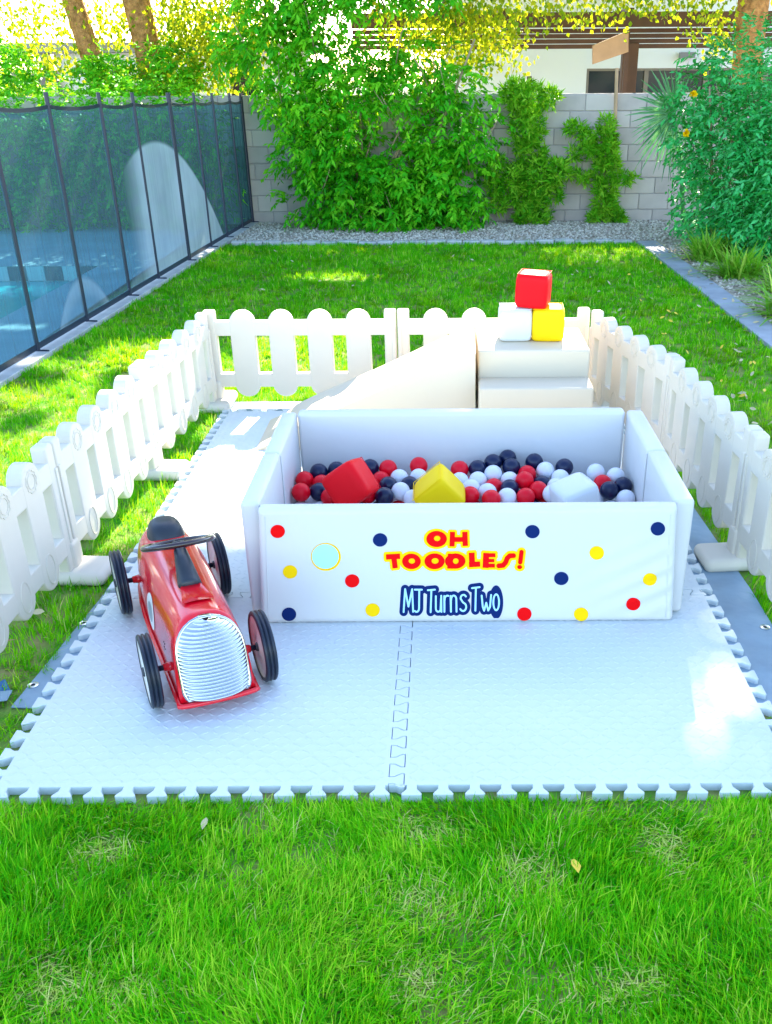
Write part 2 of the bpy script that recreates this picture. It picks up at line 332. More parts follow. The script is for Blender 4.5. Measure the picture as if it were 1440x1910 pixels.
tag(mk('gravel_stones', GV, GF, M['gravel'], tint=np.repeat(rng.random(n), 6)), 'grey decorative gravel along the foot of the block wall', kind='stuff')
# stone edging at the back of the lawn: single stones
edg = box('lawn_edging', (-2.46, 10.27, -.05), (2.52, 10.35, .004), M['mortar']); tag(edg, kind='structure')
x = -2.45; k = 0
while x < 2.45:
    wd = rng.uniform(.17, .24); box('brick', (x, 10.255+rng.uniform(-.008, .008), -.02), (min(x+wd, 2.51), 10.365+rng.uniform(-.01, .01), .04+rng.uniform(-.006, .012)), M['stone_edge'], edg, .01, 1); x += wd+.012

# block wall, each block an object
WY = 12.22; wall = empty('block_wall', (0, WY, 0)); tag(wall, 'grey concrete block garden wall behind the shrubs', 'wall')
box('mortar_core', (-6.6, WY+.012, -.1), (5.0, WY+.14, 1.585), M['mortar'], wall)
bmesh_cache = {}
for c in range(8):
    z0 = -.045+c*.204
    xo = -6.6+(.203 if c % 2 else 0)-.08
    for i in range(29):
        xa = xo+i*.406
        if xa+.4 > 5.0: continue
        key = rng.integers(0, 3)
        if key not in bmesh_cache:
            o = bmo('block', rbox_bm((.199, .08, .0975), (.398, .16, .195), .006, 1), [M['block'], M['block2'], M['block3']][key], wall); bmesh_cache[key] = o.data
        else: o = link(bpy.data.objects.new('block', bmesh_cache[key]), wall)
        o.location = (xa, rng.uniform(-.004, .002), z0)

# ------------------------------------------------------------------ pool fence
PY = [4.25, 5.126, 6.10, 7.16, 8.0, 9.06, 9.99, 10.74, 11.55, 12.12]
ftop = lambda Y: 1.66-.021*(Y-6.1)
pf = empty('pool_fence', (FL(8), 8, 0)); tag(pf, 'dark blue see-through mesh pool fence with black posts along the pool', 'fence')
for i, Y in enumerate(PY):
    X = FL(Y); 
    rr = .017
    v, f = tube([(X, Y, .0), (X, Y, ftop(Y)+.085)], rr, 10); mk('post', v, f, M['post_blk'], pf)
    if i == 5 or i == 9: v, f = tube([(X+.003, Y+.045, .0), (X+.003, Y+.045, ftop(Y)+.085)], rr, 10); mk('post', v, f, M['post_blk'], pf)
    v, f = tube([(X, Y-.0, .04), (X+.09, Y-.02, .042)], .006, 6); mk('ground_pin', v, f, M['post_blk'], pf)
def fence_grid(a, b, zlo, zhi, sag, nx=10, nz=2, off=0.0, rib=0.0):
    Vv = []; F = []
    for i in range(nx+1):
        t = i/nx; Y = a+(b-a)*t; s = sag*4*t*(1-t)
        for j in range(nz+1):
            z = zlo(Y)+(zhi(Y)-s-zlo(Y))*j/nz; Vv.append((FL(Y)+off+(rib if i % 2 else -rib), Y, z))
    for i in range(nx):
        for j in range(nz): F.append((i*(nz+1)+j, (i+1)*(nz+1)+j, (i+1)*(nz+1)+j+1, i*(nz+1)+j+1))
    return Vv, F
PP = [3.2]+PY
for i in range(len(PP)-1):
    a, b = PP[i], PP[i+1]; sg = .02
    v, f = fence_grid(a+.017, b-.017, lambda Y: .075, ftop, sg); mp = mk('mesh_panel', v, f, M['mesh'], pf)
    v, f = fence_grid(a+.017, b-.017, lambda Y: ftop(Y)-.028-sg*4*((Y-a)/(b-a))*(1-(Y-a)/(b-a)), ftop, sg, off=.004); mk('top_binding', v, f, M['post_blk'], mp)
    v, f = fence_grid(a+.017, b-.017, lambda Y: .045, lambda Y: .09, 0, off=.004); mk('bottom_binding', v, f, M['post_blk'], mp)

# ------------------------------------------------------------------ tarp and foam mat
tp = [(-1.318, .49), (-.2, .42), (1.41, .46), (1.405, 1.3), (1.36, 2.2), (1.30, 3.9), (-1.30, 3.9), (-1.245, 3.5), (-1.243, 1.6), (-1.252, 1.25)]
tarp = bmo('tarp', prism_bm(tp, .0045, .008, 'z'), M['tarp']); tag(tarp, 'grey blue tarpaulin with metal eyelets lying under the foam mat', 'tarp')
def ring(name, c, r0, r1, h, m, parent):
    v, f = lathe([(r0, 0), (r0, h), ((r0+r1)/2, h*1.5), (r1, h), (r1, 0)], 20, 'z'); return mk(name, v+np.array(c), f, m, parent)
for c in ((1.372, .985), (1.368, .62), (-1.290, .62), (-1.255, 1.05), (1.33, 2.1)):
    ring('eyelet', (c[0], c[1], .0085), .008, .019, .003, M['steel'], tarp); v, f = lathe([(.0001, 0), (.008, 0)], 12, 'z'); mk('eyelet_hole', v+np.array((c[0], c[1], .0095)), f, M['hole'], tarp)
fc = G(27, 1312, .03); bmo('folded_corner', prism_bm([(-1.335, .55), (-1.41, .49), (-1.425, .59), (-1.39, .635)], .022, .026, 'z'), M['tarp_blue'], tarp)
bmo('folded_flap', prism_bm([(-1.445, .475), (-1.33, .50), (-1.335, .56), (-1.42, .545)], .027, .030, 'z'), M['tarp'], tarp)
ring('eyelet', (-1.405, .515, .0302), .009, .021, .004, M['steel'], tarp); v, f = lathe([(.0001, 0), (.009, 0)], 12, 'z'); mk('eyelet_hole', v+np.array((-1.405, .515, .0312)), f, M['hole'], tarp)

TL, TD, TN = 1.212, .046, 13
def tooth_edge(A):
    """one edge from s=0 to TL: list of (s, offset); A edge starts in a gap, B edge is its complement"""
    p = TL/TN; wo, wn = .66*p, .34*p; h = TD/2; pts = []
    for k in range(TN):
        c = (k+.5)*p; r = .004
        if A: pts += [(c-wn/2, -h), (c-wn/2-.001, -h*.3), (c-wo/2, h*.55), (c-wo/2, h-r), (c-wo/2+r, h), (c+wo/2-r, h), (c+wo/2, h-r), (c+wo/2, h*.55), (c+wn/2+.001, -h*.3), (c+wn/2, -h)]
        else:
            pts += [(c-wn/2, h), (c-wn/2, h-.004), (c-wn/2-.001, h*.3), (c-wo/2, -h*.55), (c-wo/2, -h), (c+wo/2, -h), (c+wo/2, -h*.55), (c+wn/2+.001, h*.3), (c+wn/2, h-.004), (c+wn/2, h)]
    return pts
def tile_outline():
    A = tooth_edge(True); B = tooth_edge(False); g = .0015; h = TD/2; P = []
    # front (y=0, outward -y), right (x=TL, +x): A ; back, left: B.  Neighbouring edges run in the same sense so that the teeth mesh
    P += [(-h, h)]+[(s, -o) for s, o in A]+[(TL-h, h)]
    P += [(TL+o, s) for s, o in A]+[(TL-h, TL+h)]
    P += [(s, TL+o) for s, o in B[::-1]]+[(-h, TL+h)]
    P += [(-o, s) for s, o in B[::-1]]
    P = np.array(P); Q = [P[0]]
    for q in P[1:]:
        if np.linalg.norm(q-Q[-1]) > 5e-4: Q.append(q)
    P = np.array(Q); e1 = unit(P-np.roll(P, 1, 0)); e2 = unit(np.roll(P, -1, 0)-P); n1 = np.stack([-e1[:, 1], e1[:, 0]], 1); n2 = np.stack([-e2[:, 1], e2[:, 0]], 1)
    return P+unit(n1+n2)*g
from mathutils.geometry import delaunay_2d_cdt
def tile_mesh():
    P = tile_outline(); e1 = unit(P-np.roll(P, 1, 0)); e2 = unit(np.roll(P, -1, 0)-P); nn2 = unit(np.stack([-e1[:, 1], e1[:, 0]], 1)+np.stack([-e2[:, 1], e2[:, 0]], 1))
    Q = P+nn2*.0016; n = len(P); gx = np.linspace(.05, TL-.05, 9); pts = [Vector(q) for q in Q]+[Vector((a, b)) for a in gx for b in gx]
    ed = [(i, (i+1) % n) for i in range(n)]
    v2, _, f2, ov, _, _ = delaunay_2d_cdt(pts, ed, [list(range(n))], 1, 1e-6)
    Vv = [(p[0], p[1], 0.0) for p in v2]; F = [tuple(q) for q in f2]; k = len(Vv); idx = {}
    for q, o in enumerate(ov):
        for w_ in o: idx[w_] = q
    top = [idx[i] for i in range(n)]
    Vv += [(p[0], p[1], -.0016) for p in P]; Vv += [(p[0], p[1], -.0285) for p in P]
    for i in range(n):
        a, b = i, (i+1) % n; F.append((top[b], top[a], k+a, k+b)); F.append((k+b, k+a, k+n+a, k+n+b))
    return setmesh('foam_tile', Vv, F, M['foam'])
tile_me = tile_mesh()
# raised lozenges of the tread, alternating in direction
Vt = []; Ft = []; pit = .0335; nn_ = int(TL/pit)
for i in range(nn_):
    for j in range(nn_):
        cx, cy = (i+.5)*TL/nn_, (j+.5)*TL/nn_
        if min(cx, cy, TL-cx, TL-cy) < .04: continue
        a = R(38) if (i+j) % 2 else R(-38); ux, uy = math.cos(a), math.sin(a); L_, W_ = .0205, .0058; o = len(Vt)
        for (s, t, z) in ((-1, 0, -.0006), (-.3, .9, -.0006), (.3, .9, -.0006), (1, 0, -.0006), (.3, -.9, -.0006), (-.3, -.9, -.0006), (-.5, 0, .0019), (.5, 0, .0019)):
            Vt.append((cx+ux*s*L_-uy*t*W_, cy+uy*s*L_+ux*t*W_, z*1.3))
        Ft += [(o, o+6, o+1), (o+1, o+6, o+7, o+2), (o+2, o+7, o+3), (o+3, o+7, o+4), (o+4, o+7, o+6, o+5), (o+5, o+6, o)]
tread_me = setmesh('tread', Vt, [tuple(reversed(q)) for q in Ft], M['foam'], smooth=True)
tl = ['front left white foam floor tile under the red toy car', 'front right white foam floor tile, clear in front of the ball pit', 'middle left white foam floor tile beside the ball pit', 'middle right white foam floor tile under the ball pit',
      'back left white foam floor tile crossed by the fence shadow', 'back right white foam floor tile under the foam steps']
for rI in range(3):
    for cI in range(2):
        t = link(bpy.data.objects.new('foam_tile', tile_me)); t.location = (-TL+cI*TL+.002, TD/2+rI*TL, MT-.001+.0004*rI)
        tag(t, tl[rI*2+cI], 'floor tile', 'interlocking foam floor tiles')
        s = link(bpy.data.objects.new('tread_pattern', tread_me), t); s['kind'] = 'stuff'

# ------------------------------------------------------------------ picket fence panels
def stadium(cx, w_, z0, z1, n=12):
    r = w_/2; P = []
    for k in range(n+1): a = math.pi*k/n; P.append((cx+r*math.cos(a), z1-r*.92+r*.92*math.sin(a)))
    for k in range(n+1): a = math.pi+math.pi*k/n; P.append((cx+r*math.cos(a), z0+r*.92+r*.92*math.sin(a)))
    return P
FT = .062
def fence_panel(a, b, label, deco, feet, cornerpost=True):
    a = np.array(a, float); b = np.array(b, float); Ld = np.linalg.norm(b-a); rz = math.atan2(b[1]-a[1], b[0]-a[0])
    root = empty('fence_panel', (a[0], a[1], 0.0), rz); tag(root, label, 'fence panel', 'white plastic picket fence panels')
    p = Ld/5; sw = .085; pw = p-sw; h = FT/2
    for s in (0, 1):
        x0 = .002 if s == 0 else Ld-pw/2
        lbox('end_post', (x0, -h, .05), (x0+pw/2-.002, h, .603), M['plastic'], root, .012, 3)
        x1 = pw/2-.02 if s == 0 else Ld-pw/2-.01
        lbox('joint_ridge', (.006 if s == 0 else Ld-.03, -h-.006, .12), (.03 if s == 0 else Ld-.006, h+.006, .50), M['plastic'], root, .005, 2)
    for zlo, zhi in ((.453, .540), (.134, .217)):
        lbox('rail', (.03, -h+.0009, zlo), (Ld-.03, h-.0009, zhi), M['plastic'], root, .005, 2)
    pk = None
    for k in range(4):
        c = p*(k+1)
        if pk is None: pk = bmo('picket', prism_bm(stadium(0, pw, .072, .602), -h, h, 'y', .007, 3), M['plastic'], root); pk.location.x = c; q = pk
        else: q = link(bpy.data.objects.new('picket', pk.data), root); q.location.x = c
        if deco:
            s = deco; yy = s*(h+.0008)
            pts = [(.043*(1+.07*math.cos(10*t))*math.cos(t), yy, .53+.043*(1+.07*math.cos(10*t))*math.sin(t)) for t in np.linspace(0, 2*math.pi, 61)]
            v, f = tube(pts, .0022, 6); v[:, 1] = yy+(v[:, 1]-yy)*.9; mk('sun_emblem', v, f, M['plastic'], q, world=False)
            pts = [(.030*math.cos(t), yy, .53+.030*math.sin(t)) for t in np.linspace(0, 2*math.pi, 33)]; v, f = tube(pts, .0018, 6); mk('emblem_ring', v, f, M['plastic'], q, world=False)
            pts = [(.038*math.cos(t), yy, .16+.062*math.sin(t)) for t in np.linspace(0, 2*math.pi, 41)]; v, f = tube(pts, .0022, 6); mk('lobe_ring', v, f, M['plastic'], q, world=False)
    for x0 in feet:
        bm = rbox_bm((x0, 0, .032), (.20, .34, .064), .03, 4); bmo('foot', bm, M['plastic'], root, True)
        bm = rbox_bm((x0, 0, .10), (.085, .085, .16), .02, 3); bmo('foot_socket', bm, M['plastic'], root)
    return root
L0, L1, L2, L3 = (-1.315, 3.79), (-1.385, 2.63), (-1.432, 1.46), (-1.475, .27)
R0, R1, R2, R3 = (1.072, 3.79), (1.33, 2.70), (1.415, 1.55), (1.475, .38)
fence_panel((-1.324, 3.83), (-.14, 3.83), 'white picket fence panel at the back, left of the foam slide', 0, [.03])
fence_panel((-.138, 3.83), (1.045, 3.83), 'white picket fence panel at the back, behind slide and steps', 0, [.0])
fence_panel(L1, L0, 'farthest white picket fence panel of the left side, meeting the back fence', -1, [.0])
fence_panel(L2, L1, 'middle white picket fence panel of the left side, beside the sunlit mat', -1, [.0])
fence_panel(L3, L2, 'nearest white picket fence panel of the left side, cut by the picture edge', -1, [])
fence_panel(R0, R1, 'farthest white picket fence panel of the right side, beside the foam steps', -1, [.08])
fence_panel(R1, R2, 'middle white picket fence panel of the right side, beside the ball pit', -1, [1.15])
fence_panel(R2, R3, 'nearest white picket fence panel of the right side, cut by the picture edge', -1, [])

# ------------------------------------------------------------------ ball pit
PX0, PX1, PYF, PYB, PZ = -.60, 1.068, 1.0, 2.175, .505
pit_o = empty('ball_pit', (.235, 1.59, MT)); tag(pit_o, 'white padded foam ball pit with party lettering on its front', 'ball pit')
def crease(x, z):
    """soft creases of the cover on the front pad (metres, along -y)"""
    x = np.asarray(x, float); z = np.asarray(z, float)
    e = np.clip((x-.60)/.42, 0, 1)
    return .0062*e*np.sin((z*1.25-(x-.8)*.62)*2*np.pi/.105+.8)*np.exp(-((z-.20)/.16)**2)+.0016*np.sin(7*x+9*z)+.0016*np.sin(17*x-5*z+1)
def pad(name, lo, hi, m, parent, r=.018, front_crease=False, nx=40, nz=18):
    o = box(name, lo, hi, m, parent, r, 4, True); return o
pad('back_pad', (PX0+.075, PYB-.075, MT), (PX1-.085, PYB, PZ), M['vinyl'], pit_o)
for (ya, yb) in ((1.068, 1.60), (1.602, 2.14)):
    pad('side_pad', (PX0, ya, MT), (PX0+.072, yb, PZ-.002), M['vinyl'], pit_o)
    pad('side_pad', (PX1-.078, ya, MT), (PX1, yb, PZ-.002), M['vinyl'], pit_o)
for (xx, s) in ((PX0+.073, 1), (PX1-.079, -1)):
    v, f = tube([(xx, 1.601, .05), (xx, 1.601, PZ-.02)], .0035, 8); mk('seam', v, f, M['vinyl'], pit_o)
# front pad: rounded slab with a softly creased face
FX0, FX1 = -.555, 1.022
nx, nz = 150, 56; Vv = []; F = []
def prof_pt(s):   # profile of the slab in (depth, height): s 0..1 from bottom front, up, over the top, down the back
    return s
r_ = .022; prof = [(r_*.7, MT), (r_*.2, MT+.006)]; 
prof += [(0.0, z) for z in np.linspace(MT+r_, PZ-r_, 40)]
prof += [(r_-r_*math.cos(a), PZ-r_+r_*math.sin(a)) for a in np.linspace(.2, math.pi/2, 6)]
prof += [(.066-r_+r_*math.sin(a), PZ-r_+r_*math.cos(a)) for a in np.linspace(.1, math.pi/2, 6)]
prof += [(.066, MT+.01), (.06, MT)]
us = np.r_[np.linspace(0, .02, 6), np.linspace(.03, .97, nx), np.linspace(.98, 1, 6)]
for u in us:
    e = min(u, 1-u)*(FX1-FX0); inset = (.02-math.sqrt(max(0, .02**2-(.02-e)**2))) if e < .02 else 0
    for (dpt, z) in prof:
        tp_ = (z-MT)/(PZ-MT); xx = FX0+.033*tp_+u*((FX1-.033*tp_)-(FX0+.033*tp_))
        y = PYF+dpt+(inset if dpt < .033 else -inset)
        if dpt < .004: y -= float(crease(xx, z))*min(1, e/.03)
        Vv.append((xx, y, z))
m_ = len(prof)
for i in range(len(us)-1):
    for j in range(m_): F.append((i*m_+j, (i+1)*m_+j, (i+1)*m_+(j+1) % m_, i*m_+(j+1) % m_))
F.append(tuple(range(m_-1, -1, -1))); F.append(tuple((len(us)-1)*m_+j for j in range(m_)))
fpad = mk('front_pad', Vv, F, M['vinyl'], pit_o, True)
v, f = tube([(x_, PYF+.0035-float(crease(x_, PZ-.028)), PZ-.026) for x_ in np.linspace(FX0+.045, FX1-.045, 60)], .0022, 6); mk('welt', v, f, M['vinyl'], pit_o, True)
for xx in (FX0+.030, FX1-.030): v, f = tube([(xx+(.03*(z-MT)/.47 if xx < 0 else -.03*(z-MT)/.47), PYF-.0005-float(crease(xx, z)), z) for z in np.linspace(MT+.02, PZ-.03, 20)], .0018, 6); mk('welt', v, f, M['vinyl'], pit_o, True)
box('floor_cushion', (PX0+.07, PYF+.07, MT+.002), (PX1-.075, PYB-.07, MT+.10), M['vinyl'], pit_o, .01)

# printed writing: shapes filled by marching squares, laid on the creased face
def fill(fn, x0, x1, y0, y1, h):
    xs = np.arange(x0, x1+h, h); ys = np.arange(y0, y1+h, h); X, Y = np.meshgrid(xs, ys, indexing='ij'); D = fn(X, Y)
    idx = {}; Vv = []; F = []
    def vert(p):
        k = (round(p[0], 3), round(p[1], 3))
        if k not in idx: idx[k] = len(Vv); Vv.append(p)
        return idx[k]
    for i in range(len(xs)-1):
        for j in range(len(ys)-1):
            c = [(i, j), (i+1, j), (i+1, j+1), (i, j+1)]; dv = [D[a] for a in c]
            if min(dv) > 0: continue
            pts = []
            for k in range(4):
                a, b = c[k], c[(k+1) % 4]; da, db = dv[k], dv[(k+1) % 4]
                if da <= 0: pts.append((xs[a[0]], ys[a[1]]))
                if (da <= 0) != (db <= 0):
                    t = da/(da-db); pts.append((xs[a[0]]+(xs[b[0]]-xs[a[0]])*t, ys[a[1]]+(ys[b[1]]-ys[a[1]])*t))
            if len(pts) >= 3:
                q = [];
                for p_ in pts:
                    v_ = vert(p_)
                    if v_ not in q: q.append(v_)
                if len(q) >= 3: F.append(tuple(q))
    return Vv, F
def decal(name, fn, bounds, h, m, lift, conv):
    Vv, F = fill(fn, *bounds, h); W = []
    for (a, b) in Vv:
        p = V(*conv(a, b), PYF); W.append((p[0], PYF-float(crease(p[0], p[2]))-lift, p[2]))
    return mk(name, W, F, m, fpad if False else pit_o)
def sdbox(cx, cy, w_, h_, rot=0.0):
    c, s = math.cos(R(rot)), math.sin(R(rot))
    def f(X, Y):
        a = (X-cx)*c+(Y-cy)*s; b = -(X-cx)*s+(Y-cy)*c; qx = abs(a)-w_/2; qy = abs(b)-h_/2
        return np.hypot(np.maximum(qx, 0), np.maximum(qy, 0))+np.minimum(np.maximum(qx, qy), 0)
    return f
def sdell(cx, cy, rx, ry): return lambda X, Y: (np.hypot((X-cx)/rx, (Y-cy)/ry)-1)*min(rx, ry)
def sdpoly(pts, w_):
    def f(X, Y):
        d = 1e9
        for (ax, ay), (bx, by) in zip(pts[:-1], pts[1:]):
            vx, vy = bx-ax, by-ay; t = np.clip(((X-ax)*vx+(Y-ay)*vy)/(vx*vx+vy*vy+1e-9), 0, 1); d = np.minimum(d, np.hypot(X-ax-t*vx, Y-ay-t*vy))
        return d-w_/2
    return f
def union(*fs): return lambda X, Y: np.minimum.reduce([f(X, Y) for f in fs])
def minus(a, b): return lambda X, Y: np.maximum(a(X, Y), -b(X, Y))
def grow(f, k): return lambda X, Y: f(X, Y)-k
conv1 = lambda a, b: (480+a/2.88, 940+b/2.88)
OH = [(minus(sdell(963, 187, 55, 43), sdell(966, 184, 17, 14)), sdell(963, 187, 55, 43)),
      (union(sdbox(1047, 188, 27, 78, 2), sdbox(1116, 187, 28, 76, -2), sdbox(1080, 190, 56, 26)),)*2]
TO = [(union(sdbox(729, 282, 76, 28, -3), sdbox(737, 313, 28, 62, -7)),)*2,
      (minus(sdell(828, 307, 50, 41), sdell(830, 305, 17, 14)), sdell(828, 307, 50, 41)),
      (minus(sdell(952, 306, 54, 42), sdell(955, 304, 19, 15)), sdell(952, 306, 54, 42)),
      (minus(union(sdell(1063, 306, 55, 41), sdbox(1037, 306, 30, 80, 3)), sdell(1066, 306, 15, 15)), union(sdell(1063, 306, 55, 41), sdbox(1037, 306, 30, 80, 3))),
      (union(sdbox(1153, 300, 31, 76, -3), sdbox(1167, 325, 60, 28, -3)),)*2,
      (union(sdbox(1228, 304, 32, 80, 3), sdbox(1248, 276, 62, 21, 0), sdbox(1245, 305, 56, 18, 0), sdbox(1246, 332, 60, 21, 0)),)*2,
      (sdpoly([(1376, 277), (1356, 278), (1342, 292), (1334, 314), (1320, 330), (1297, 333)], 26),)*2,
      (union(sdpoly([(1419, 257), (1412, 312)], 23), sdell(1409, 338, 13, 11)),)*2]
def word(letters, b, col, colo, g, name, holes=True):
    decal('lettering_outline', grow(union(*[l[1] for l in letters]), g), b, 2.6, colo, .0012, conv1)
    for l in letters: 
        decal('letter', l[0], b, 2.2, col, .0022, conv1)
    for l in letters:
        pass
word(OH, (880, 1160, 125, 250), M['d_red'], M['d_yel'], 12, 'oh')
word(TO, (660, 1460, 230, 372), M['d_red'], M['d_yel'], 13, 'toodles')
S = lambda *p: sdpoly(list(p), 9.5)
arc_ = lambda cx, cy, rx, ry, a0, a1, n=10: [(cx+rx*math.cos(R(a0+(a1-a0)*k/n)), cy+ry*math.sin(R(a0+(a1-a0)*k/n))) for k in range(n+1)]
MJ = [S((786, 578), (794, 455), (812, 548), (832, 455), (837, 576)), union(S((846, 457), (884, 457)), S((870, 457), (869, 556), *arc_(855, 556, 14, 20, 0, 130))),
      union(S((916, 460), (954, 457)), S((935, 459), (931, 578))), union(S((959, 492), (959, 556), *arc_(972, 558, 13, 18, 180, 20, 8), (988, 490)), S((988, 490), (989, 577))),
      S((1004, 492), (1005, 577), (1005, 520), *arc_(1021, 512, 15, 22, 180, 290, 8)), S((1038, 492), (1040, 577), (1040, 518), *arc_(1055, 512, 14, 22, 180, 360, 10), (1070, 577)),
      S(*arc_(1107, 505, 15, 18, -30, -190, 8), (1105, 528), *arc_(1105, 552, 17, 22, -50, 150, 10)), union(S((1153, 452), (1194, 447)), S((1174, 450), (1171, 572))),
      S((1205, 492), (1211, 552), (1218, 572), (1230, 530), (1240, 571), (1250, 552), (1256, 488)), minus(sdell(1283, 527, 20, 47), sdell(1283, 527, 10.5, 37))]
decal('lettering_outline', grow(union(*MJ), 18), (755, 1330, 420, 610), 2.6, M['d_navy'], .0012, conv1)
for g_ in MJ: decal('letter', g_, (770, 1315, 435, 595), 1.9, M['d_sky'], .0022, conv1)
conv2 = lambda a, b: (a, b)
for (px_, py_, c_) in [(518, 991, 'd_red'), (709, 1007, 'd_navy'), (993, 991, 'd_navy'), (1227, 986, 'd_navy'), (541, 1067, 'd_yel'), (657, 1083, 'd_red'), (539, 1146, 'd_navy'), (695, 1138, 'd_yel'),
                       (978, 1145, 'd_red'), (1084, 1146, 'd_yel'), (1047, 1079, 'd_navy'), (1113, 1031, 'd_yel'), (1212, 1080, 'd_yel'), (1181, 1126, 'd_red')]:
    decal('dot_sticker', sdell(px_, py_, 13.5, 12.5), (px_-16, px_+16, py_-16, py_+16), 1.3, M[c_], .0013, conv2)
decal('round_sticker_rim', sdell(608, 1038, 28, 26), (576, 640, 1008, 1068), 1.6, M['d_yel'], .0012, conv2)
decal('round_sticker', sdell(607, 1037, 25, 23), (576, 640, 1008, 1068), 1.6, M['d_sky'], .0022, conv2)

# ------------------------------------------------------------------ balls
BR = .0415
sph = bmesh.new(); bmesh.ops.create_uvsphere(sph, u_segments=28, v_segments=16, radius=BR)
bme = {}
for c in ('b_red', 'b_navy', 'b_white'):
    me = bpy.data.meshes.new('ball'); sph.to_mesh(me); me.materials.append(M[c]); me.polygons.foreach_set('use_smooth', np.ones(len(me.polygons), bool)); bme[c] = me
sph.free()
vis = [(542, 930, 'r'), (580, 925, 'n'), (564, 896, 'r'), (595, 888, 'n'), (609, 937, 'r'), (593, 904, 'r'), (618, 880, 'n'), (691, 873, 'n'), (722, 878, 'r'), (720, 905, 'r'), (724, 913, 'n'), (719, 933, 'n'),
       (690, 933, 'r'), (664, 940, 'w'), (750, 896, 'w'), (738, 927, 'w'), (757, 911, 'n'), (781, 870, 'r'), (768, 895, 'w'), (768, 940, 'w'), (696, 918, 'r'), (606, 917, 'n'),
       (870, 884, 'r'), (869, 893, 'w'), (899, 877, 'n'), (900, 898, 'w'), (919, 874, 'n'), (943, 868, 'n'), (955, 873, 'n'), (932, 886, 'w'), (922, 904, 'r'), (880, 915, 'w'), (908, 927, 'w'), (952, 898, 'w'), (950, 914, 'n'),
       (944, 932, 'w'), (880, 937, 'r'), (925, 944, 'r'), (974, 909, 'r'), (1001, 874, 'n'), (983, 884, 'r'), (1002, 891, 'n'), (1010, 886, 'w'), (1026, 890, 'w'), (1009, 924, 'r'), (978, 940, 'r'), (1052, 873, 'n'), (1030, 912, 'w'),
       (1117, 886, 'w'), (1142, 890, 'w'), (1125, 898, 'r'), (1144, 922, 'n'), (1162, 915, 'n'), (1165, 940, 'w'), (1020, 935, 'w')]
inX0, inX1, inY0, inY1 = PX0+.075+BR, PX1-.081-BR, PYF+.068+BR, PYB-.077-BR
floorz = MT+.10
P1 = []
for (px_, py_, c) in vis:
    z = .205+.075*np.clip((940-py_)/65, 0, 1.1); p = G(px_, py_, z); p[1] = min(p[1], inY1); p[0] = min(max(p[0], inX0), inX1); p = onplane(px_, py_, 1, p[1]); P1.append(p)
P1 = np.array(P1); C1 = [c for _, _, c in vis]
P0 = []; dx_ = BR*2.06; row = 0; yy = inY1
while yy > 1.30:
    xx = inX0+(BR if row % 2 else 0)
    while xx <= inX1: P0.append((xx, yy, floorz+BR)); xx += dx_
    yy -= dx_*.87; row += 1
P0 = np.array(P0)+rng.normal(0, .003, (len(P0), 3)); P0[:, 2] = floorz+BR
# cubes that lie among the balls (camera-frame edge directions of the corner nearest the camera)
def cube_frame(e1, e2, e3):
    A = np.array([e1, e2, e3], float); U, s_, Vt_ = np.linalg.svd(A); Q = U@Vt_
    return [q[0]*CR+q[1]*CU+q[2]*CFW for q in Q]
CS = .168
cubes_in = [('c_red', (649, 857), ((.53, -.82, .25), (-.77, -.53, .35), (.36, .13, .92)), 1.60, 'red soft play cube half sunk among the pit balls'),
            ('c_yel', (822, 893), ((-.04, .58, .81), (-.71, -.54, .45), (.64, -.62, .45)), 1.56, 'yellow soft play cube half sunk in the middle of the pit balls'),
            ('c_white', (1054, 932), ((-.40, .49, .77), (.90, .40, .17), (.2, -.75, .6)), 1.52, 'white soft play cube half sunk among the pit balls')]
cubC = []
for (c, px_, es, Yv, lab) in cubes_in:
    e = cube_frame(*es); v0 = V(px_[0], px_[1], Yv); ctr = v0+CS/2*(e[0]+e[1]+e[2]); cubC.append((ctr, e, c, lab))
allP = np.vstack([P1, P0]); n1 = len(P1)
for it in range(160):
    for i in range(n1):
        dlt = allP[i]-allP; ds = np.linalg.norm(dlt, axis=1); ds[i] = 9
        for j in np.where(ds < 2*BR*.985)[0]:
            ov_ = 2*BR*.99-ds[j]; dr = dlt[j]/max(ds[j], 1e-5)
            if j < n1: allP[i] += dr*ov_*.4; allP[j] -= dr*ov_*.4
            else: allP[i] += dr*ov_*.6*np.array([.5, .5, 1.0])
        for ctr, e, _, _ in cubC:
            q = allP[i]-ctr; lc = np.array([q@a for a in e]); h = CS/2+BR*.97; 
            if np.all(np.abs(lc) < h):
                k = np.argmax(np.abs(lc)); allP[i] += e[k]*np.sign(lc[k])*(h-abs(lc[k]))*.35
        allP[i, 0] = np.clip(allP[i, 0], inX0, inX1); allP[i, 1] = np.clip(allP[i, 1], inY0, inY1); allP[i, 2] = np.clip(allP[i, 2], floorz+BR, .31)
P1 = allP[:n1]
def settle(p, others):       # a ball comes down until it touches one below it
    best = floorz+BR
    for o in others:
        d2 = (p[0]-o[0])**2+(p[1]-o[1])**2
        if d2 < (2*BR)**2 and o[2] < p[2]: best = max(best, o[2]+math.sqrt((2*BR)**2-d2)-.0006)
    return best
CN = {'r': ('b_red', 'red'), 'n': ('b_navy', 'navy blue'), 'w': ('b_white', 'white')}
ordn = ['leftmost', 'second', 'third', 'fourth', 'fifth', 'sixth', 'seventh', 'eighth', 'ninth', 'tenth', 'eleventh', 'twelfth', 'thirteenth', 'fourteenth', 'fifteenth', 'sixteenth', 'seventeenth', 'eighteenth', 'nineteenth', 'twentieth', 'twenty-first', 'twenty-second', 'twenty-third', 'twenty-fourth', 'twenty-fifth']
def pxof(p): d_ = p-CPOS; return CCX+CF*(d_@CR)/(d_@CFW)
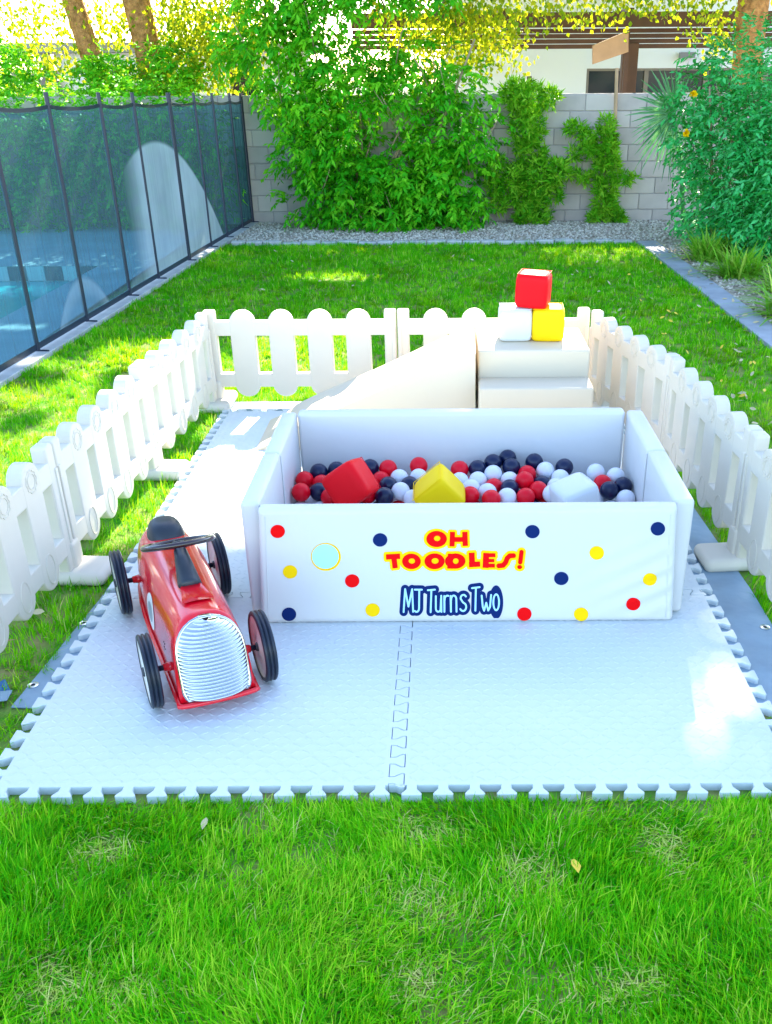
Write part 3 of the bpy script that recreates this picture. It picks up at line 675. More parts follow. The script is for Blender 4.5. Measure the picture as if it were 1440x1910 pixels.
for c in 'rnw':
    ids = sorted([i for i in range(n1) if C1[i] == c], key=lambda i: pxof(P1[i]))
    for k, i in enumerate(ids):
        o = link(bpy.data.objects.new('plastic_ball', bme[CN[c][0]])); o.location = P1[i]; o.rotation_euler = tuple(rng.uniform(0, 3, 3))
        tag(o, 'glossy %s ball lying on top in the pit, %s' % (CN[c][1], 'leftmost of its colour' if k == 0 else '%s %s from the left' % (ordn[k], CN[c][1])), 'ball', 'plastic balls in the pit')
keepP = np.array([not (any(np.all(np.abs([(p-ctr)@a for a in e]) < CS/2+BR*.9) for ctr, e, _, _ in cubC) or np.any(np.linalg.norm(P1-p, axis=1) < 2*BR*.96)) for p in P0]); P0 = P0[keepP]
AllB = np.vstack([P1, P0]); fib = np.array([(math.sqrt(1-(1-2*(k+.5)/90)**2)*math.cos(2.39996*k), math.sqrt(1-(1-2*(k+.5)/90)**2)*math.sin(2.39996*k), 1-2*(k+.5)/90) for k in range(90)])
def seen(i, eye):           # share of a ball's surface points that the eye can see over the front pad and between the other balls
    S_ = AllB[i]+fib*BR*1.001; d_ = eye-S_; ok = (fib@unit(eye-AllB[i])) > 0
    for yb in (PYF, PYF+.066): t_ = (yb-S_[:, 1])/d_[:, 1]; ok &= S_[:, 2]+d_[:, 2]*t_ > PZ-.012
    u_ = unit(d_)
    for j in range(len(AllB)):
        if j == i: continue
        oc = AllB[j]-S_; b_ = (oc*u_).sum(1); ok &= ~((b_ > 0) & ((oc**2).sum(1)-b_**2 < BR*BR))
    for ctr, e, _, _ in cubC:
        E_ = np.array(e); lo_ = (S_-ctr)@E_.T; ld_ = u_@E_.T+1e-9; t1 = (-CS/2-lo_)/ld_; t2 = (CS/2-lo_)/ld_; ok &= ~(np.minimum(t1, t2).max(1) < np.maximum(t1, t2).min(1))
    return ok.sum()/45.0
low = {c: [] for c in 'rnw'}
for i, p in enumerate(P0):
    c = rng.choice(['r', 'w', 'n', 'w', 'r']); v0_ = seen(n1+i, CPOS)
    if v0_ < .03 and max(seen(n1+i, CPOS+np.array(q)) for q in ((.6, 0, 0), (-.6, 0, 0), (0, 0, .35))) < .03: continue
    low[c].append((pxof(p), v0_, p))
for c in 'rnw':
    k = 0
    for (_, v0_, p) in sorted(low[c], key=lambda q: q[0]):
        o = link(bpy.data.objects.new('plastic_ball', bme[CN[c][0]])); o.location = p
        if v0_ >= .05: lab = '%s ball partly buried between upper balls, %s' % (CN[c][1], 'leftmost of its colour' if k == 0 else '%s such %s from the left' % (ordn[k], CN[c][1])); k += 1
        else: lab = '%s ball hidden in the lower layer of the ball pit' % CN[c][1]
        tag(o, lab, 'ball', 'plastic balls in the pit')
# soft cubes
def soft_cube(ctr, e, s, m, label, grp):
    bm = bmesh.new(); bmesh.ops.create_cube(bm, size=1.0); bmesh.ops.subdivide_edges(bm, edges=bm.edges, cuts=7, use_grid_fill=True)
    for v in bm.verts:
        c_ = v.co*2; p_ = 9.0; nrm = (abs(c_.x)**p_+abs(c_.y)**p_+abs(c_.z)**p_)**(1/p_); c_ = c_/nrm
        bul = 1+.018*(1-min(1, (abs(c_.x*c_.y)+abs(c_.y*c_.z)+abs(c_.z*c_.x))/2))
        v.co = c_*bul*.5*s
    mtx = Matrix(((e[0][0], e[1][0], e[2][0]), (e[0][1], e[1][1], e[2][1]), (e[0][2], e[1][2], e[2][2])))
    if mtx.determinant() < 0: mtx = Matrix(((e[0][0], e[1][0], -e[2][0]), (e[0][1], e[1][1], -e[2][1]), (e[0][2], e[1][2], -e[2][2])))
    root = empty('soft_cube', ctr); root.rotation_euler = mtx.to_euler(); tag(root, label, 'cube', grp)
    bmo('cover', bm, M[m], root, True)
    h = s/2*.985; segs = []
    for a in (-1, 1):
        for (u1, u2) in (((-1, a, 1), (1, a, 1)), ((a, -1, 1), (a, 1, 1))): segs.append(([np.array(u1)*h*.93, np.array(u2)*h*.93], .0012, 5))
    sq = [(np.array((.93*a_, .93*b_, 1.0))*h*1.0) for a_, b_ in ((-1, -1), (1, -1), (1, 1), (-1, 1), (-1, -1))]
    v, f = tube(sq, .0016, 6); mk('piping', v, f, M[m], root, world=False)
    return root
for ctr, e, c, lab in cubC: soft_cube(ctr, e, CS, c, lab, 'soft play cubes')
def rotz(a, tilt=0): 
    c, s = math.cos(R(a)), math.sin(R(a)); ct, st = math.cos(R(tilt)), math.sin(R(tilt))
    Rz = np.array([[c, -s, 0], [s, c, 0], [0, 0, 1]]); Ry = np.array([[ct, 0, st], [0, 1, 0], [-st, 0, ct]]); Q = Rz@Ry; return [Q[:, 0], Q[:, 1], Q[:, 2]]
ST = .56; s_ = .178
soft_cube(np.array((.545, 3.255, ST+s_/2)), rotz(1), s_, 'c_white', 'white soft play cube on top of the foam steps', 'soft play cubes')
soft_cube(np.array((.727, 3.25, ST+s_/2)), rotz(-3), s_, 'c_yel', 'yellow soft play cube on top of the foam steps', 'soft play cubes')
soft_cube(np.array((.642, 3.25, ST+s_+s_/2+.001)), rotz(-14, 2.0), s_, 'c_red', 'red soft play cube stacked on the white and yellow cubes', 'soft play cubes')

# ------------------------------------------------------------------ foam steps and slide
stp = empty('foam_steps', (.635, 3.03, MT)); tag(stp, 'cream foam climbing steps carrying three stacked cubes', 'steps')
for (ya, yb, z) in ((3.0, 3.52, ST), (2.785, 2.998, .415), (2.57, 2.783, .22)):
    box('step', (.335, ya, MT), (.938, yb, z), M['vinyl_c'], stp, .014, 4, True)
sl_o = empty('foam_slide', (-.3, 3.18, MT)); tag(sl_o, 'cream padded foam slide sloping down to the left behind the ball pit', 'slide')
YS0, YS1 = 2.93, 3.46
bk = [(861, 610), (792, 641), (725, 673), (671, 697), (588, 733), (556, 749), (511, 784), (487, 829)]
pr = [(.318, .575), (.262, .578)]
for (a, b) in bk[1:6]:
    p = V(a, b, YS1); pr.append((p[0], max(p[2], .05)))
pr += [(-.80, .085), (-.885, .05), (-.905, MT)]
xs_ = np.array([p[0] for p in pr]); zs_ = np.array([p[1] for p in pr])
Vv = []; F = []; nY = 15; XX = np.r_[np.linspace(.318, .262, 3), np.linspace(.255, -.905, 46)]
for x_ in XX:
    zt = np.interp(-x_, -xs_, zs_)
    for j in range(nY):
        t = j/(nY-1); y_ = YS0+(YS1-YS0)*t; ed = min(t, 1-t)*(YS1-YS0); rd = .012-math.sqrt(max(0, .012**2-(.012-min(ed, .012))**2))
        wv = .006*math.sin(x_*11+t*5)*math.sin(math.pi*t)*(1 if x_ < .2 else 0)
        Vv.append((x_, y_, max(MT, zt-rd+wv-.012*math.sin(math.pi*t)*(x_ < .25))))
for i in range(len(XX)-1):
    for j in range(nY-1): F.append((i*nY+j, i*nY+j+1, (i+1)*nY+j+1, (i+1)*nY+j))
mk('slide_top', Vv, F, M['vinyl_c'], sl_o, True)
Vs = []; Fs = []
for (y_, s) in ((YS0+.0005, 1), (YS1-.0005, -1)):
    o0 = len(Vs)
    for i, x_ in enumerate(XX):
        j = 0 if s == 1 else nY-1; Vs += [(x_, y_, Vv[i*nY+j][2]), (x_, y_, MT)]
    for i in range(len(XX)-1): Fs.append((o0+2*i, o0+2*i+1, o0+2*i+3, o0+2*i+2) if s == 1 else (o0+2*i, o0+2*i+2, o0+2*i+3, o0+2*i+1))
o0 = len(Vs); Vs += [(.3178, YS0, MT), (.3178, YS1, MT), (.3178, YS1, .566), (.3178, YS0, .566)]; Fs.append((o0, o0+1, o0+2, o0+3))
mk('slide_side', Vs, Fs, M['vinyl_c'], sl_o)

# ------------------------------------------------------------------ red ride-on car
CA = math.atan2(-.914, .405); car = empty('ride_on_car', (-.65, .560, MT), CA); tag(car, 'red vintage style ride-on toy racing car with chrome grille', 'toy car')
st_ = [(-.845, .035, .15, .20), (-.83, .072, .115, .262), (-.79, .100, .085, .292), (-.72, .118, .072, .318), (-.62, .128, .066, .324), (-.50, .132, .062, .322), (-.36, .132, .06, .322), (-.2, .128, .058, .326), (-.06, .126, .055, .330), (.02, .124, .053, .330), (.06, .122, .053, .326)]
NS = 40; Vv = []; F = []
def sect(x_, w_, z0, z1, lean):
    pts = []
    for k in range(NS+1):
        a = math.pi*k/NS; c, s = math.cos(a), math.sin(a)
        y_ = w_*math.copysign(abs(c)**.62, c); z_ = z0+(z1-z0)*abs(s)**.72
        pts.append((x_+lean*(1-(z_-z0)/(z1-z0)), y_, z_))
    return pts
xsA = np.array([q[0] for q in st_])
xd = np.r_[np.linspace(-.845, -.78, 8), np.linspace(-.76, .06, 34)]
for x_ in xd:
    w_ = np.interp(x_, xsA, [q[1] for q in st_]); a0 = np.interp(x_, xsA, [q[2] for q in st_]); a1 = np.interp(x_, xsA, [q[3] for q in st_])
    Vv += sect(x_, w_, a0, a1, max(0, (x_+.25)/.31)*.075)
m_ = NS+1
for i in range(len(xd)-1):
    for k in range(NS): F.append((i*m_+k, i*m_+k+1, (i+1)*m_+k+1, (i+1)*m_+k))
    F.append((i*m_+NS, i*m_, (i+1)*m_, (i+1)*m_+NS))
F.append(tuple(range(NS, -1, -1))); F.append(tuple((len(xd)-1)*m_+k for k in range(m_)))
body = mk('body', Vv, [q[::-1] for q in F], M['red_paint'], car, True, world=False)
# flange round the bottom edge
fl = []
for x_ in np.linspace(-.80, .05, 24): fl.append((x_+max(0, (x_+.25)/.31)*.075, np.interp(x_, xsA, [q[1] for q in st_])+.004, np.interp(x_, xsA, [q[2] for q in st_])-.001))
frnt = [(.137+.014*math.sin(math.pi*t), (.132)*math.cos(math.pi*t), .051) for t in np.linspace(.08, .92, 13)]
loop = fl+frnt+[(x_, -y_, z_) for x_, y_, z_ in fl[::-1]]
v, f = tube(loop, .0095, 8); mk('flange', v, f, M['red_paint'], body, True, world=False)
# chrome grille, a ribbed convex shield
NV, NU = 210, 30; Vv = []; F = []
for i in range(NV+1):
    t = i/NV; z_ = .066+(.322-.066)*t; hw = .108*(1-max(0, (t-.45)/.55)**2.6)**.5 if t > .45 else .108*(.90+.10*min(1, t/.12)**.5)
    hw = max(hw, .014)
    for j in range(NU+1):
        u = -1+2*j/NU; y_ = hw*u; bulge = .034*(1-abs(u)**2.4)+.012*math.sin(math.pi*min(1, t*1.05))
        rib = .0080*abs(math.sin(math.pi*21*t))**.6*(1-abs(u)**8)+.006*t
        Vv.append((.062+.078*(1-t)+bulge+rib-.004, y_, z_))
for i in range(NV):
    for j in range(NU): F.append((i*(NU+1)+j, i*(NU+1)+j+1, (i+1)*(NU+1)+j+1, (i+1)*(NU+1)+j))
mk('grille', Vv, F, M['chrome'], car, True, world=False)
rim = [(.062+.078*(1-(z_-.066)/.256)+.002, y_, z_) for y_, z_ in [( (.108*(1-max(0, (t-.45)/.55)**2.6)**.5) if t > .45 else .108*(.90+.10*min(1, t/.12)**.5), .066+.256*t) for t in np.linspace(0, .997, 26)]]
rim = rim+[(a, -b, c) for a, b, c in rim[::-1]]; rim.append(rim[0]); v, f = tube(rim, .006, 8); mk('grille_surround', v, f, M['chrome'], car, True, world=False)
lbox('grille_cap', (.060, -.022, .3135), (.079, .022, .3275), M['chrome'], car, .005, 3, True)
# bonnet panel in front of the steering column
bp_ = [(-.17, .030), (-.02, .052), (-.02, -.052), (-.17, -.030)]; 
Vv = []; F = []
for i in range(7):
    for j in range(7):
        t = i/6; x_ = -.17+.15*t; hw = .030+.022*t; y_ = hw*(-1+2*j/6); w_ = np.interp(x_, xsA, [q[1] for q in st_]); a1 = np.interp(x_, xsA, [q[3] for q in st_])
        Vv.append((x_+max(0, (x_+.25)/.31)*.0, y_, a1+.003+(.004 if j in (0, 6) or i in (0, 6) else -.001)-.05*(y_/w_)**2*.35))
for i in range(6):
    for j in range(6): F.append((i*7+j, (i+1)*7+j, (i+1)*7+j+1, i*7+j+1))
mk('bonnet_panel', Vv, F, M['red_paint'], body, True, world=False)
# seat: rounded black backrest hump and cushion
Vv = []; F = []
for i in range(15):
    a = math.pi/2*i/14
    for k in range(28):
        t = 2*math.pi*k/28; ex = .78; cx_, cy_ = math.copysign(abs(math.cos(t))**ex, math.cos(t)), math.copysign(abs(math.sin(t))**ex, math.sin(t))
        rr = math.cos(a)**.55; Vv.append((-.635+.078*cx_*rr-.02*math.sin(a), .070*cy_*rr, (.285+.085*math.sin(a)**.9)))
for i in range(14):
    for k in range(28): F.append((i*28+k, i*28+(k+1) % 28, (i+1)*28+(k+1) % 28, (i+1)*28+k))
mk('seat_back', Vv, F, M['darkplastic'], car, True, world=False)
# steering
ax = unit(np.array([-.36, 0, .93])); sc = np.array([-.315, 0, .416]); b0 = np.array([-.175, 0, .322])
e1_ = np.array([0, 1.0, 0]); e2_ = np.cross(ax, e1_)
v, f = tube([sc+.118*(math.cos(t)*e1_+math.sin(t)*e2_) for t in np.linspace(0, 2*math.pi, 49)], .0105, 10); swh = mk('steering_wheel', v, f, M['wheelring'], car, True, world=False)
for a in (90, 215, 325): v, f = tube([sc-ax*.012, sc+.112*(math.cos(R(a))*e1_+math.sin(R(a))*e2_)], [.011, .008], 8); mk('spoke', v, f, M['wheelring'], swh, True, world=False)
v, f = tube([sc-ax*.018, sc+ax*.006], [.024, .02], 16); mk('wheel_hub', v, f, M['darkplastic'], swh, True, world=False)
v, f = tube([b0+(sc-b0)*t for t in (-.10, 0, .55, .82)], [.042, .040, .028, .022], 20); mk('steering_column', v, f, M['darkplastic'], car, True, world=False)
v, f = tube([b0+(sc-b0)*t for t in (.8, .98)], .010, 12); mk('steering_shaft', v, f, M['darkplastic'], car, True, world=False)
# wheels and axles
WRd = .125; tw = .042
tp = [(.108, -tw/2+.004), (.111, -tw/2), (WRd-.006, -tw/2)]
for k in range(3):
    y0 = -tw/2+k*tw/3; tp += [(WRd-.003, y0+.002), (WRd, y0+.005), (WRd, y0+tw/3-.005), (WRd-.003, y0+tw/3-.002), (WRd-.009, y0+tw/3)] if k < 2 else [(WRd-.003, y0+.002), (WRd, y0+.005), (WRd, y0+tw/3-.005), (WRd-.006, y0+tw/3)]
tp += [(.111, tw/2), (.108, tw/2-.004), (.108, -tw/2+.004)]
tyv, tyf = lathe(tp, 56, 'y'); tyre_me = setmesh('tyre', tyv, [q[::-1] for q in tyf], M['rubber'], True)
dv, df = lathe([(.0005, .017), (.028, .018), (.034, .013), (.07, .011), (.098, .015), (.1085, .0185), (.1085, -.0185), (.098, -.015), (.07, -.011), (.034, -.013), (.028, -.018), (.0005, -.017)], 48, 'y'); disc_me = setmesh('rim', dv, [q[::-1] for q in df], M['hub'], True)
nutv, nutf = lathe([(.0005, .026), (.013, .026), (.016, .020), (.016, -.020), (.013, -.026), (.0005, -.026)], 6, 'y'); nut_me = setmesh('axle_nut', nutv, [q[::-1] for q in nutf], M['darkplastic'])
for x_ in (0.0, -.69):
    for s in (1, -1):
        wh = link(bpy.data.objects.new('wheel', tyre_me), car); wh.location = (x_, s*.190, WRd)
        link(bpy.data.objects.new('rim', disc_me), wh)
        nu = link(bpy.data.objects.new('axle_nut', nut_me), wh)
    v, f = tube([(x_, -.19, WRd), (x_, .19, WRd)], .0095, 12); mk('axle', v, f, M['rubber'], car, True, world=False)
    for s in (1, -1): v, f = tube([(x_, s*.10, WRd), (x_, s*.146, WRd)], [.02, .013], 12); mk('axle_sleeve', v, f, M['red_paint'], car, True, world=False)
# side roundels and rivets
for s in (1, -1):
    def skin(x_, z_):
        w_ = np.interp(x_, xsA, [q[1] for q in st_]); a0 = np.interp(x_, xsA, [q[2] for q in st_]); a1 = np.interp(x_, xsA, [q[3] for q in st_])
        sn = min(1, max(0, (z_-a0)/(a1-a0)))**(1/.72); return w_*math.sqrt(max(0, 1-sn*sn))**.62
    for nm, r_, lf, m in (('side_roundel', .068, .0018, 'roundel'), ('side_roundel_centre', .038, .0030, 'roundel_in')):
        Vv = [(-.33, s*(skin(-.33, .165)+lf), .165)]; F = []
        for q in (.5, 1.0):
            for k in range(28): t = 2*math.pi*k/28; a, b = -.33+r_*q*math.cos(t), .165+r_*q*math.sin(t); Vv.append((a, s*(skin(a, b)+lf), b))
        for k in range(28):
            F.append((0, 1+k, 1+(k+1) % 28)); F.append((1+k, 29+k, 29+(k+1) % 28, 1+(k+1) % 28))
        mk(nm, Vv, F, M[m], body, True, world=False)
    for dx in (0, .016):
        for dz in (0, .02): 
            v, f = tube([(-.09+dx, s*(skin(-.09+dx, .15+dz)-.002), .15+dz), (-.09+dx, s*(skin(-.09+dx, .15+dz)+.0015), .15+dz)], .0032, 8); mk('rivet', v, f, M['hole'], body, world=False)

# ------------------------------------------------------------------ buildings behind the wall
hs = empty('house', (3.5, 18, 0)); tag(hs, 'white stucco building with dark window band behind the wall on the right', 'building')
box('wall', (.2, 18, -.1), (2.79, 18.3, 3.0), M['stucco'], hs); box('wall', (2.79, 18.02, -.1), (9.5, 18.3, 1.2), M['stucco'], hs); box('wall', (2.79, 18.02, 1.87), (9.5, 18.3, 3.0), M['stucco'], hs)
for i in range(6):
    x0 = 2.80+i*1.1; wn_ = box('window', (x0+.04, 18.10, 1.2), (x0+1.06, 18.13, 1.87), M['glass_dark'], hs)
    box('window_frame', (x0-.04, 18.05, 1.2), (x0+.04, 18.14, 1.87), M['frame'], hs)
box('window_frame', (2.79, 18.03, 1.83), (9.5, 18.16, 1.875), M['frame'], hs)
box('wall_lamp', (4.45, 17.86, 2.03), (4.72, 18.0, 2.12), M['grey_trim'], hs)
box('roof', (.0, 17.9, 3.0), (10, 21.5, 3.15), M['stucco'], hs)
pg = empty('pergola', (2.95, 14.5, 0)); tag(pg, 'brown slatted timber patio cover with a square post behind the wall', 'pergola')
box('post', (2.86, 14.46, -.1), (3.09, 14.66, 2.2), M['wood_brown'], pg, .005, 1)
box('front_beam', (-1.2, 14.42, 2.41), (7.5, 14.58, 2.60), M['wood_brown'], pg, .005, 1)
for i in range(4): box('slat', (-1.2, 14.6, 2.338-i*.0675), (7.5, 14.66, 2.396-i*.0675), M['wood_brown'], pg)
for i in range(5): box('rafter', (-.9+i*1.9, 14.6, 2.565), (-.8+i*1.9, 15.8, 2.66), M['wood_brown'], pg)
aw = bmo('awning_panel', prism_bm([(2.302, 2.161), (2.318, 1.926), (2.824, 2.079), (2.802, 2.344)], 13.78, 13.83, 'y', .004), M['cloth_tan']); tag(aw, 'tan cloth awning panel slanting down beside the brown post', 'awning')
box('valance_pole', (2.785, 13.84, -.1), (2.84, 13.9, 2.37), M['wood_brown'], aw)
sk = empty('wooden_stake', (2.45, 12.13, 0)); tag(sk, 'thin pale wooden stake leaning on the block wall by the climbing shrub', 'stake')
v, f = tube([(2.462, 12.12, 0), (2.455, 12.14, .9), (2.418, 12.16, 1.88)], [.026, .026, .022], 8); mk('pole', v, f, M['wood_tan'], sk)
sk2 = empty('wooden_post', (1.306, 12.5, 0)); tag(sk2, 'short brown post end poking up behind the wall right of the shrub', 'post'); box('pole', (1.28, 12.48, 0), (1.34, 12.54, 1.79), M['wood_brown'], sk2, .004, 1)
h2 = empty('neighbour_house', (-6.5, 17, 0)); tag(h2, 'white walled house with slanted grey trim behind the wall at the left', 'house')
box('wall', (-6.55, 17, -.1), (-2.2, 17.3, 2.15), M['stucco'], h2); box('window', (-6.03, 16.97, 1.35), (-5.4, 16.998, 1.95), M['glass_dark'], h2); box('window', (-3.55, 16.97, 1.3), (-3.05, 16.998, 1.85), M['glass_dark'], h2)
bmo('slanted_trim', prism_bm([(-6.72, 2.20), (-6.62, 2.20), (-6.44, 1.3), (-6.58, 1.3)], 16.7-17, 16.95-17, 'y'), M['grey_trim'], h2, off=(6.5, 0, 0))
box('dark_screen', (-9.5, 17.05, -.1), (-6.6, 17.3, 1.9), M['frame'], h2); box('roof', (-10, 16.6, 2.153), (-2.0, 19, 2.3), M['grey_trim'], h2)

holes = [(G(178, 1240, MT), .10, .03), (G(160, 1300, MT), .03, .05), (G(85, 1350, MT), .05, .03), (G(1312, 1392, MT), .045, .07), (G(1157, 1408, MT), .035, .04), (G(1345, 1325, MT), .015, .07), (G(1400, 1320, MT), .03, .03), (G(1308, 1210, MT), .015, .15), (G(1295, 1130, MT), .05, .04),
         (G(1385, 1205, MT), .06, .03), (G(1440, 1370, MT), .03, .05), (G(50, 1430, MT), .05, .04), (G(620, 522), .60, .22), (G(660, 467), .25, .10), (np.array((.15, 1.33, 0)), .15, .02), (np.array((.62, 1.34, 0)), .07, .02), (np.array((.88, 1.36, 0)), .06, .03),
         (np.array((.93, .95, 0)), .03, .03), (G(1010, 462), .2, .12), (np.array((-.42, 1.12, 0)), .05, .06), (G(745, 1400, MT), .03, .02)]
# ------------------------------------------------------------------ plants
def blob_points(n, blobs, surf=.55):
    """random points in a union of ellipsoids ((cx,cy,cz),(rx,ry,rz),weight), biased to the outside"""
    wts = np.array([b[2] for b in blobs], float); wts /= wts.sum(); ch = rng.choice(len(blobs), n, p=wts)
    d_ = unit(rng.normal(0, 1, (n, 3))); r_ = rng.random(n)**(1/3.0); r_ = np.where(rng.random(n) < surf, .72+.33*rng.random(n), r_)
    c = np.array([b[0] for b in blobs])[ch]; s = np.array([b[1] for b in blobs])[ch]
    return c+d_*r_[:, None]*s, d_
def spray_plant(root, n, blobs, nl, rl, ll, lw, droop, m, name='crown', hang=.35, ymax=12.16, xmax=None, out=.6, zmin=.02, sunhole=()):
    P, d_ = blob_points(n, blobs); D = d_*out+np.array([0, -.35, .1])+rng.normal(0, .35, d_.shape)
    ok = (P[:, 1] < ymax-.03) & (P[:, 2] > zmin+.03)
    for (c, rx, ry) in sunhole: ok &= ~(((P[:, 0]-SUN[0]*P[:, 2]-c[0])/(rx+.2))**2+((P[:, 1]-SUN[1]*P[:, 2]-c[1])/(ry+.25))**2 < 1)
    P, D = P[ok], D[ok]
    Vv, F = sprays(P, D, nl, rl, ll, lw, droop, hang=hang); Vv[:, 1] = np.minimum(Vv[:, 1], ymax); Vv[:, 2] = np.maximum(Vv[:, 2], zmin)
    ti = np.clip(np.repeat(rng.normal(.6, .24, len(P)), nl)+rng.normal(0, .14, len(P)*nl), 0, 1)
    return leafobj(name, Vv, F, m, root, ti)
# tall shrub in the middle of the wall
sh = empty('tall_shrub', (-.75, 11.85, 0)); tag(sh, 'tall bright green feathery shrub spread over the middle of the block wall', 'shrub')
bl = []
for (a, b, w_) in [(470, 60, 60), (520, 120, 75), (600, 60, 80), (690, 50, 80), (640, 140, 85), (540, 175, 55), (600, 220, 70), (680, 215, 85), (760, 60, 60), (800, 120, 55), (760, 180, 60), (830, 230, 65), (870, 170, 45), (570, 290, 50), (640, 300, 75), (720, 300, 80), (610, 350, 55),
                   (690, 370, 85), (790, 320, 85), (850, 350, 70), (750, 395, 75), (830, 400, 65), (900, 250, 40), (650, 400, 45), (545, 385, 22), (590, 405, 22), (880, 400, 35), (720, -40, 90), (600, -50, 90), (520, -20, 70), (800, -30, 60), (430, 90, 30)]:
    p = V(a, b, 11.75); rr = w_/150; bl.append(((p[0], 11.72+rng.uniform(-.12, .12), max(p[2], rr*.5)), (rr*.92, .40, rr*.92), w_**2))
spray_plant(sh, 3500, bl, 11, .25, .105, .042, .35, M['shrub'], hang=.55, sunhole=holes[12:14])
stm = []
for k in range(9):
    x0 = -1.05+rng.uniform(-.12, .25); x1 = x0+rng.uniform(-.7, 1.2); zt = rng.uniform(1.3, 2.6); stm.append(([(x0, 11.85, 0), (x0+(x1-x0)*.25, 11.82, zt*.3), (x0+(x1-x0)*.6, 11.8, zt*.65), (x1, 11.8, zt)], [.022, .018, .013, .007], 6))
stm.append(([V(895, 290, 11.55), V(910, 255, 11.5), V(928, 225, 11.5)], [.012, .010, .007], 6)); stm.append(([(-.3, 11.9, 0), (-.1, 11.85, .8), (.25, 11.7, 1.5), (.55, 11.6, 2.2)], [.03, .026, .02, .012], 7))
for k in range(22):
    b_ = bl[rng.integers(0, len(bl))][0]; a0_ = np.array([b_[0]+rng.uniform(-.2, .2), 11.55, b_[2]-.35]); a1_ = a0_+np.array([rng.uniform(-.35, .35), -.18+rng.uniform(-.1, .05), rng.uniform(.35, .7)])
    stm.append(([a0_, (a0_+a1_)/2+rng.normal(0, .03, 3), a1_], [.010, .008, .004], 5))
v, f = tubes(stm); mk('stem', v, f, M['stem'], sh, True)
# two clipped climbing shrubs of narrow leaves
def rosette_plant(name, label, blobs, n, stems, nl=9):
    root = empty(name, (blobs[0][0][0], 12.0, 0)); tag(root, label, 'shrub', 'climbing shrubs trained on the wall')
    P, d_ = blob_points(n, blobs, .7); ok = (P[:, 1] < 12.12) & (P[:, 2] > .03); P, d_ = P[ok], d_[ok]; N = len(P)
    A = unit(d_*.7+np.array([0, -.6, .35])+rng.normal(0, .3, (N, 3))); D = A[:, None]*.55+rng.normal(0, .62, (N, nl, 3)); D = unit(D)
    PP_ = np.repeat(P[:, None], nl, 1)+rng.normal(0, .012, (N, nl, 3))
    k = N*nl; Vv, F = leaves(PP_.reshape(k, 3), D.reshape(k, 3), .105*rng.uniform(.7, 1.25, k), .021*rng.uniform(.8, 1.2, k), rng.normal(0, 1, (k, 3)))
    Vv[:, 1] = np.minimum(Vv[:, 1], 12.17); Vv[:, 2] = np.maximum(Vv[:, 2], .02)
    ti = np.clip(np.repeat(rng.normal(.6, .25, N), nl)+rng.normal(0, .16, k), 0, 1); leafobj('crown', Vv, F, M['shrub_fine'], root, ti)
    v, f = tubes(stems); mk('stem', v, f, M['stem'], root, True)
def pxb(lst, Y, sc=150.0, ry=.2):
    o = []
    for (a, b, w_) in lst:
        p = V(a, b, Y); rr = w_/sc*.84; o.append(((p[0], Y+rng.uniform(-.03, .03), max(p[2], .06)), (rr, ry, rr), w_**2))
    return o
rosette_plant('climbing_shrub', 'bushy climbing shrub of narrow leaves on the wall right of the tall shrub', pxb([(985, 190, 42), (960, 175, 30), (1025, 180, 22), (985, 240, 40), (990, 290, 38), (1000, 330, 42), (980, 365, 36), (995, 400, 40), (985, 415, 34), (925, 310, 22), (920, 350, 24), (930, 380, 20), (1040, 320, 24), (1030, 360, 24), (960, 330, 30)], 11.93), 1150,
    [([(1.33, 12.0, 0), (1.3, 12.0, .8), (1.25, 12.02, 1.55)], [.025, .02, .012], 6), ([(1.3, 12.0, .7), (.95, 12.0, .85)], [.014, .008], 6)])
rosette_plant('climbing_shrub', 'slim climbing shrub of narrow leaves with side arms beside the wooden stake', pxb([(1130, 235, 20), (1128, 260, 25), (1130, 290, 30), (1132, 320, 30), (1130, 350, 28), (1128, 380, 24), (1130, 405, 30), (1150, 415, 20), (1110, 412, 20), (1080, 245, 16), (1065, 238, 12), (1095, 255, 16), (1095, 280, 16), (1070, 290, 14), (1085, 330, 18), (1062, 325, 12), (1165, 330, 16), (1180, 332, 9)], 11.98, ry=.16), 640,
    [([(2.36, 12.03, 0), (2.33, 12.03, .7), (2.29, 12.05, 1.3)], [.02, .016, .01], 6), ([(2.3, 12.03, 1.0), (1.9, 12.03, 1.18)], [.012, .007], 6), ([(2.32, 12.03, .5), (1.9, 12.03, .6)], [.012, .007], 6), ([(2.34, 12.03, .5), (2.68, 12.03, .6)], [.012, .007], 6)])
# big bush on the right, with yellow flowers
bu = empty('flowering_bush', (3.7, 9.6, 0)); tag(bu, 'big blue green leafy bush with yellow flowers at the right edge', 'bush')
bl = []
for (a, b, w_, Y) in [(1330, 170, 55, 10.6), (1400, 130, 60, 10.4), (1290, 190, 28, 10.6), (1330, 250, 55, 10.2), (1400, 230, 70, 9.8), (1450, 170, 70, 9.4), (1310, 310, 45, 10.4), (1370, 320, 65, 9.8), (1440, 310, 75, 9.2), (1320, 370, 45, 10.3), (1390, 400, 65, 9.6), (1460, 400, 80, 9.0), (1300, 400, 30, 10.6), (1420, 440, 50, 9.2), (1290, 260, 22, 10.4), (1500, 250, 90, 9.2), (1500, 360, 90, 8.8), (1350, 440, 45, 9.7)]:
    p = V(a, b, Y); rr = w_*(Y+3)/1800*.98; bl.append(((p[0], Y, max(p[2], .15)), (rr, .42, rr), w_**2))
spray_plant(bu, 2700, bl, 9, .22, .088, .036, .3, M['bush'], hang=.3, ymax=12.1)
stm = []
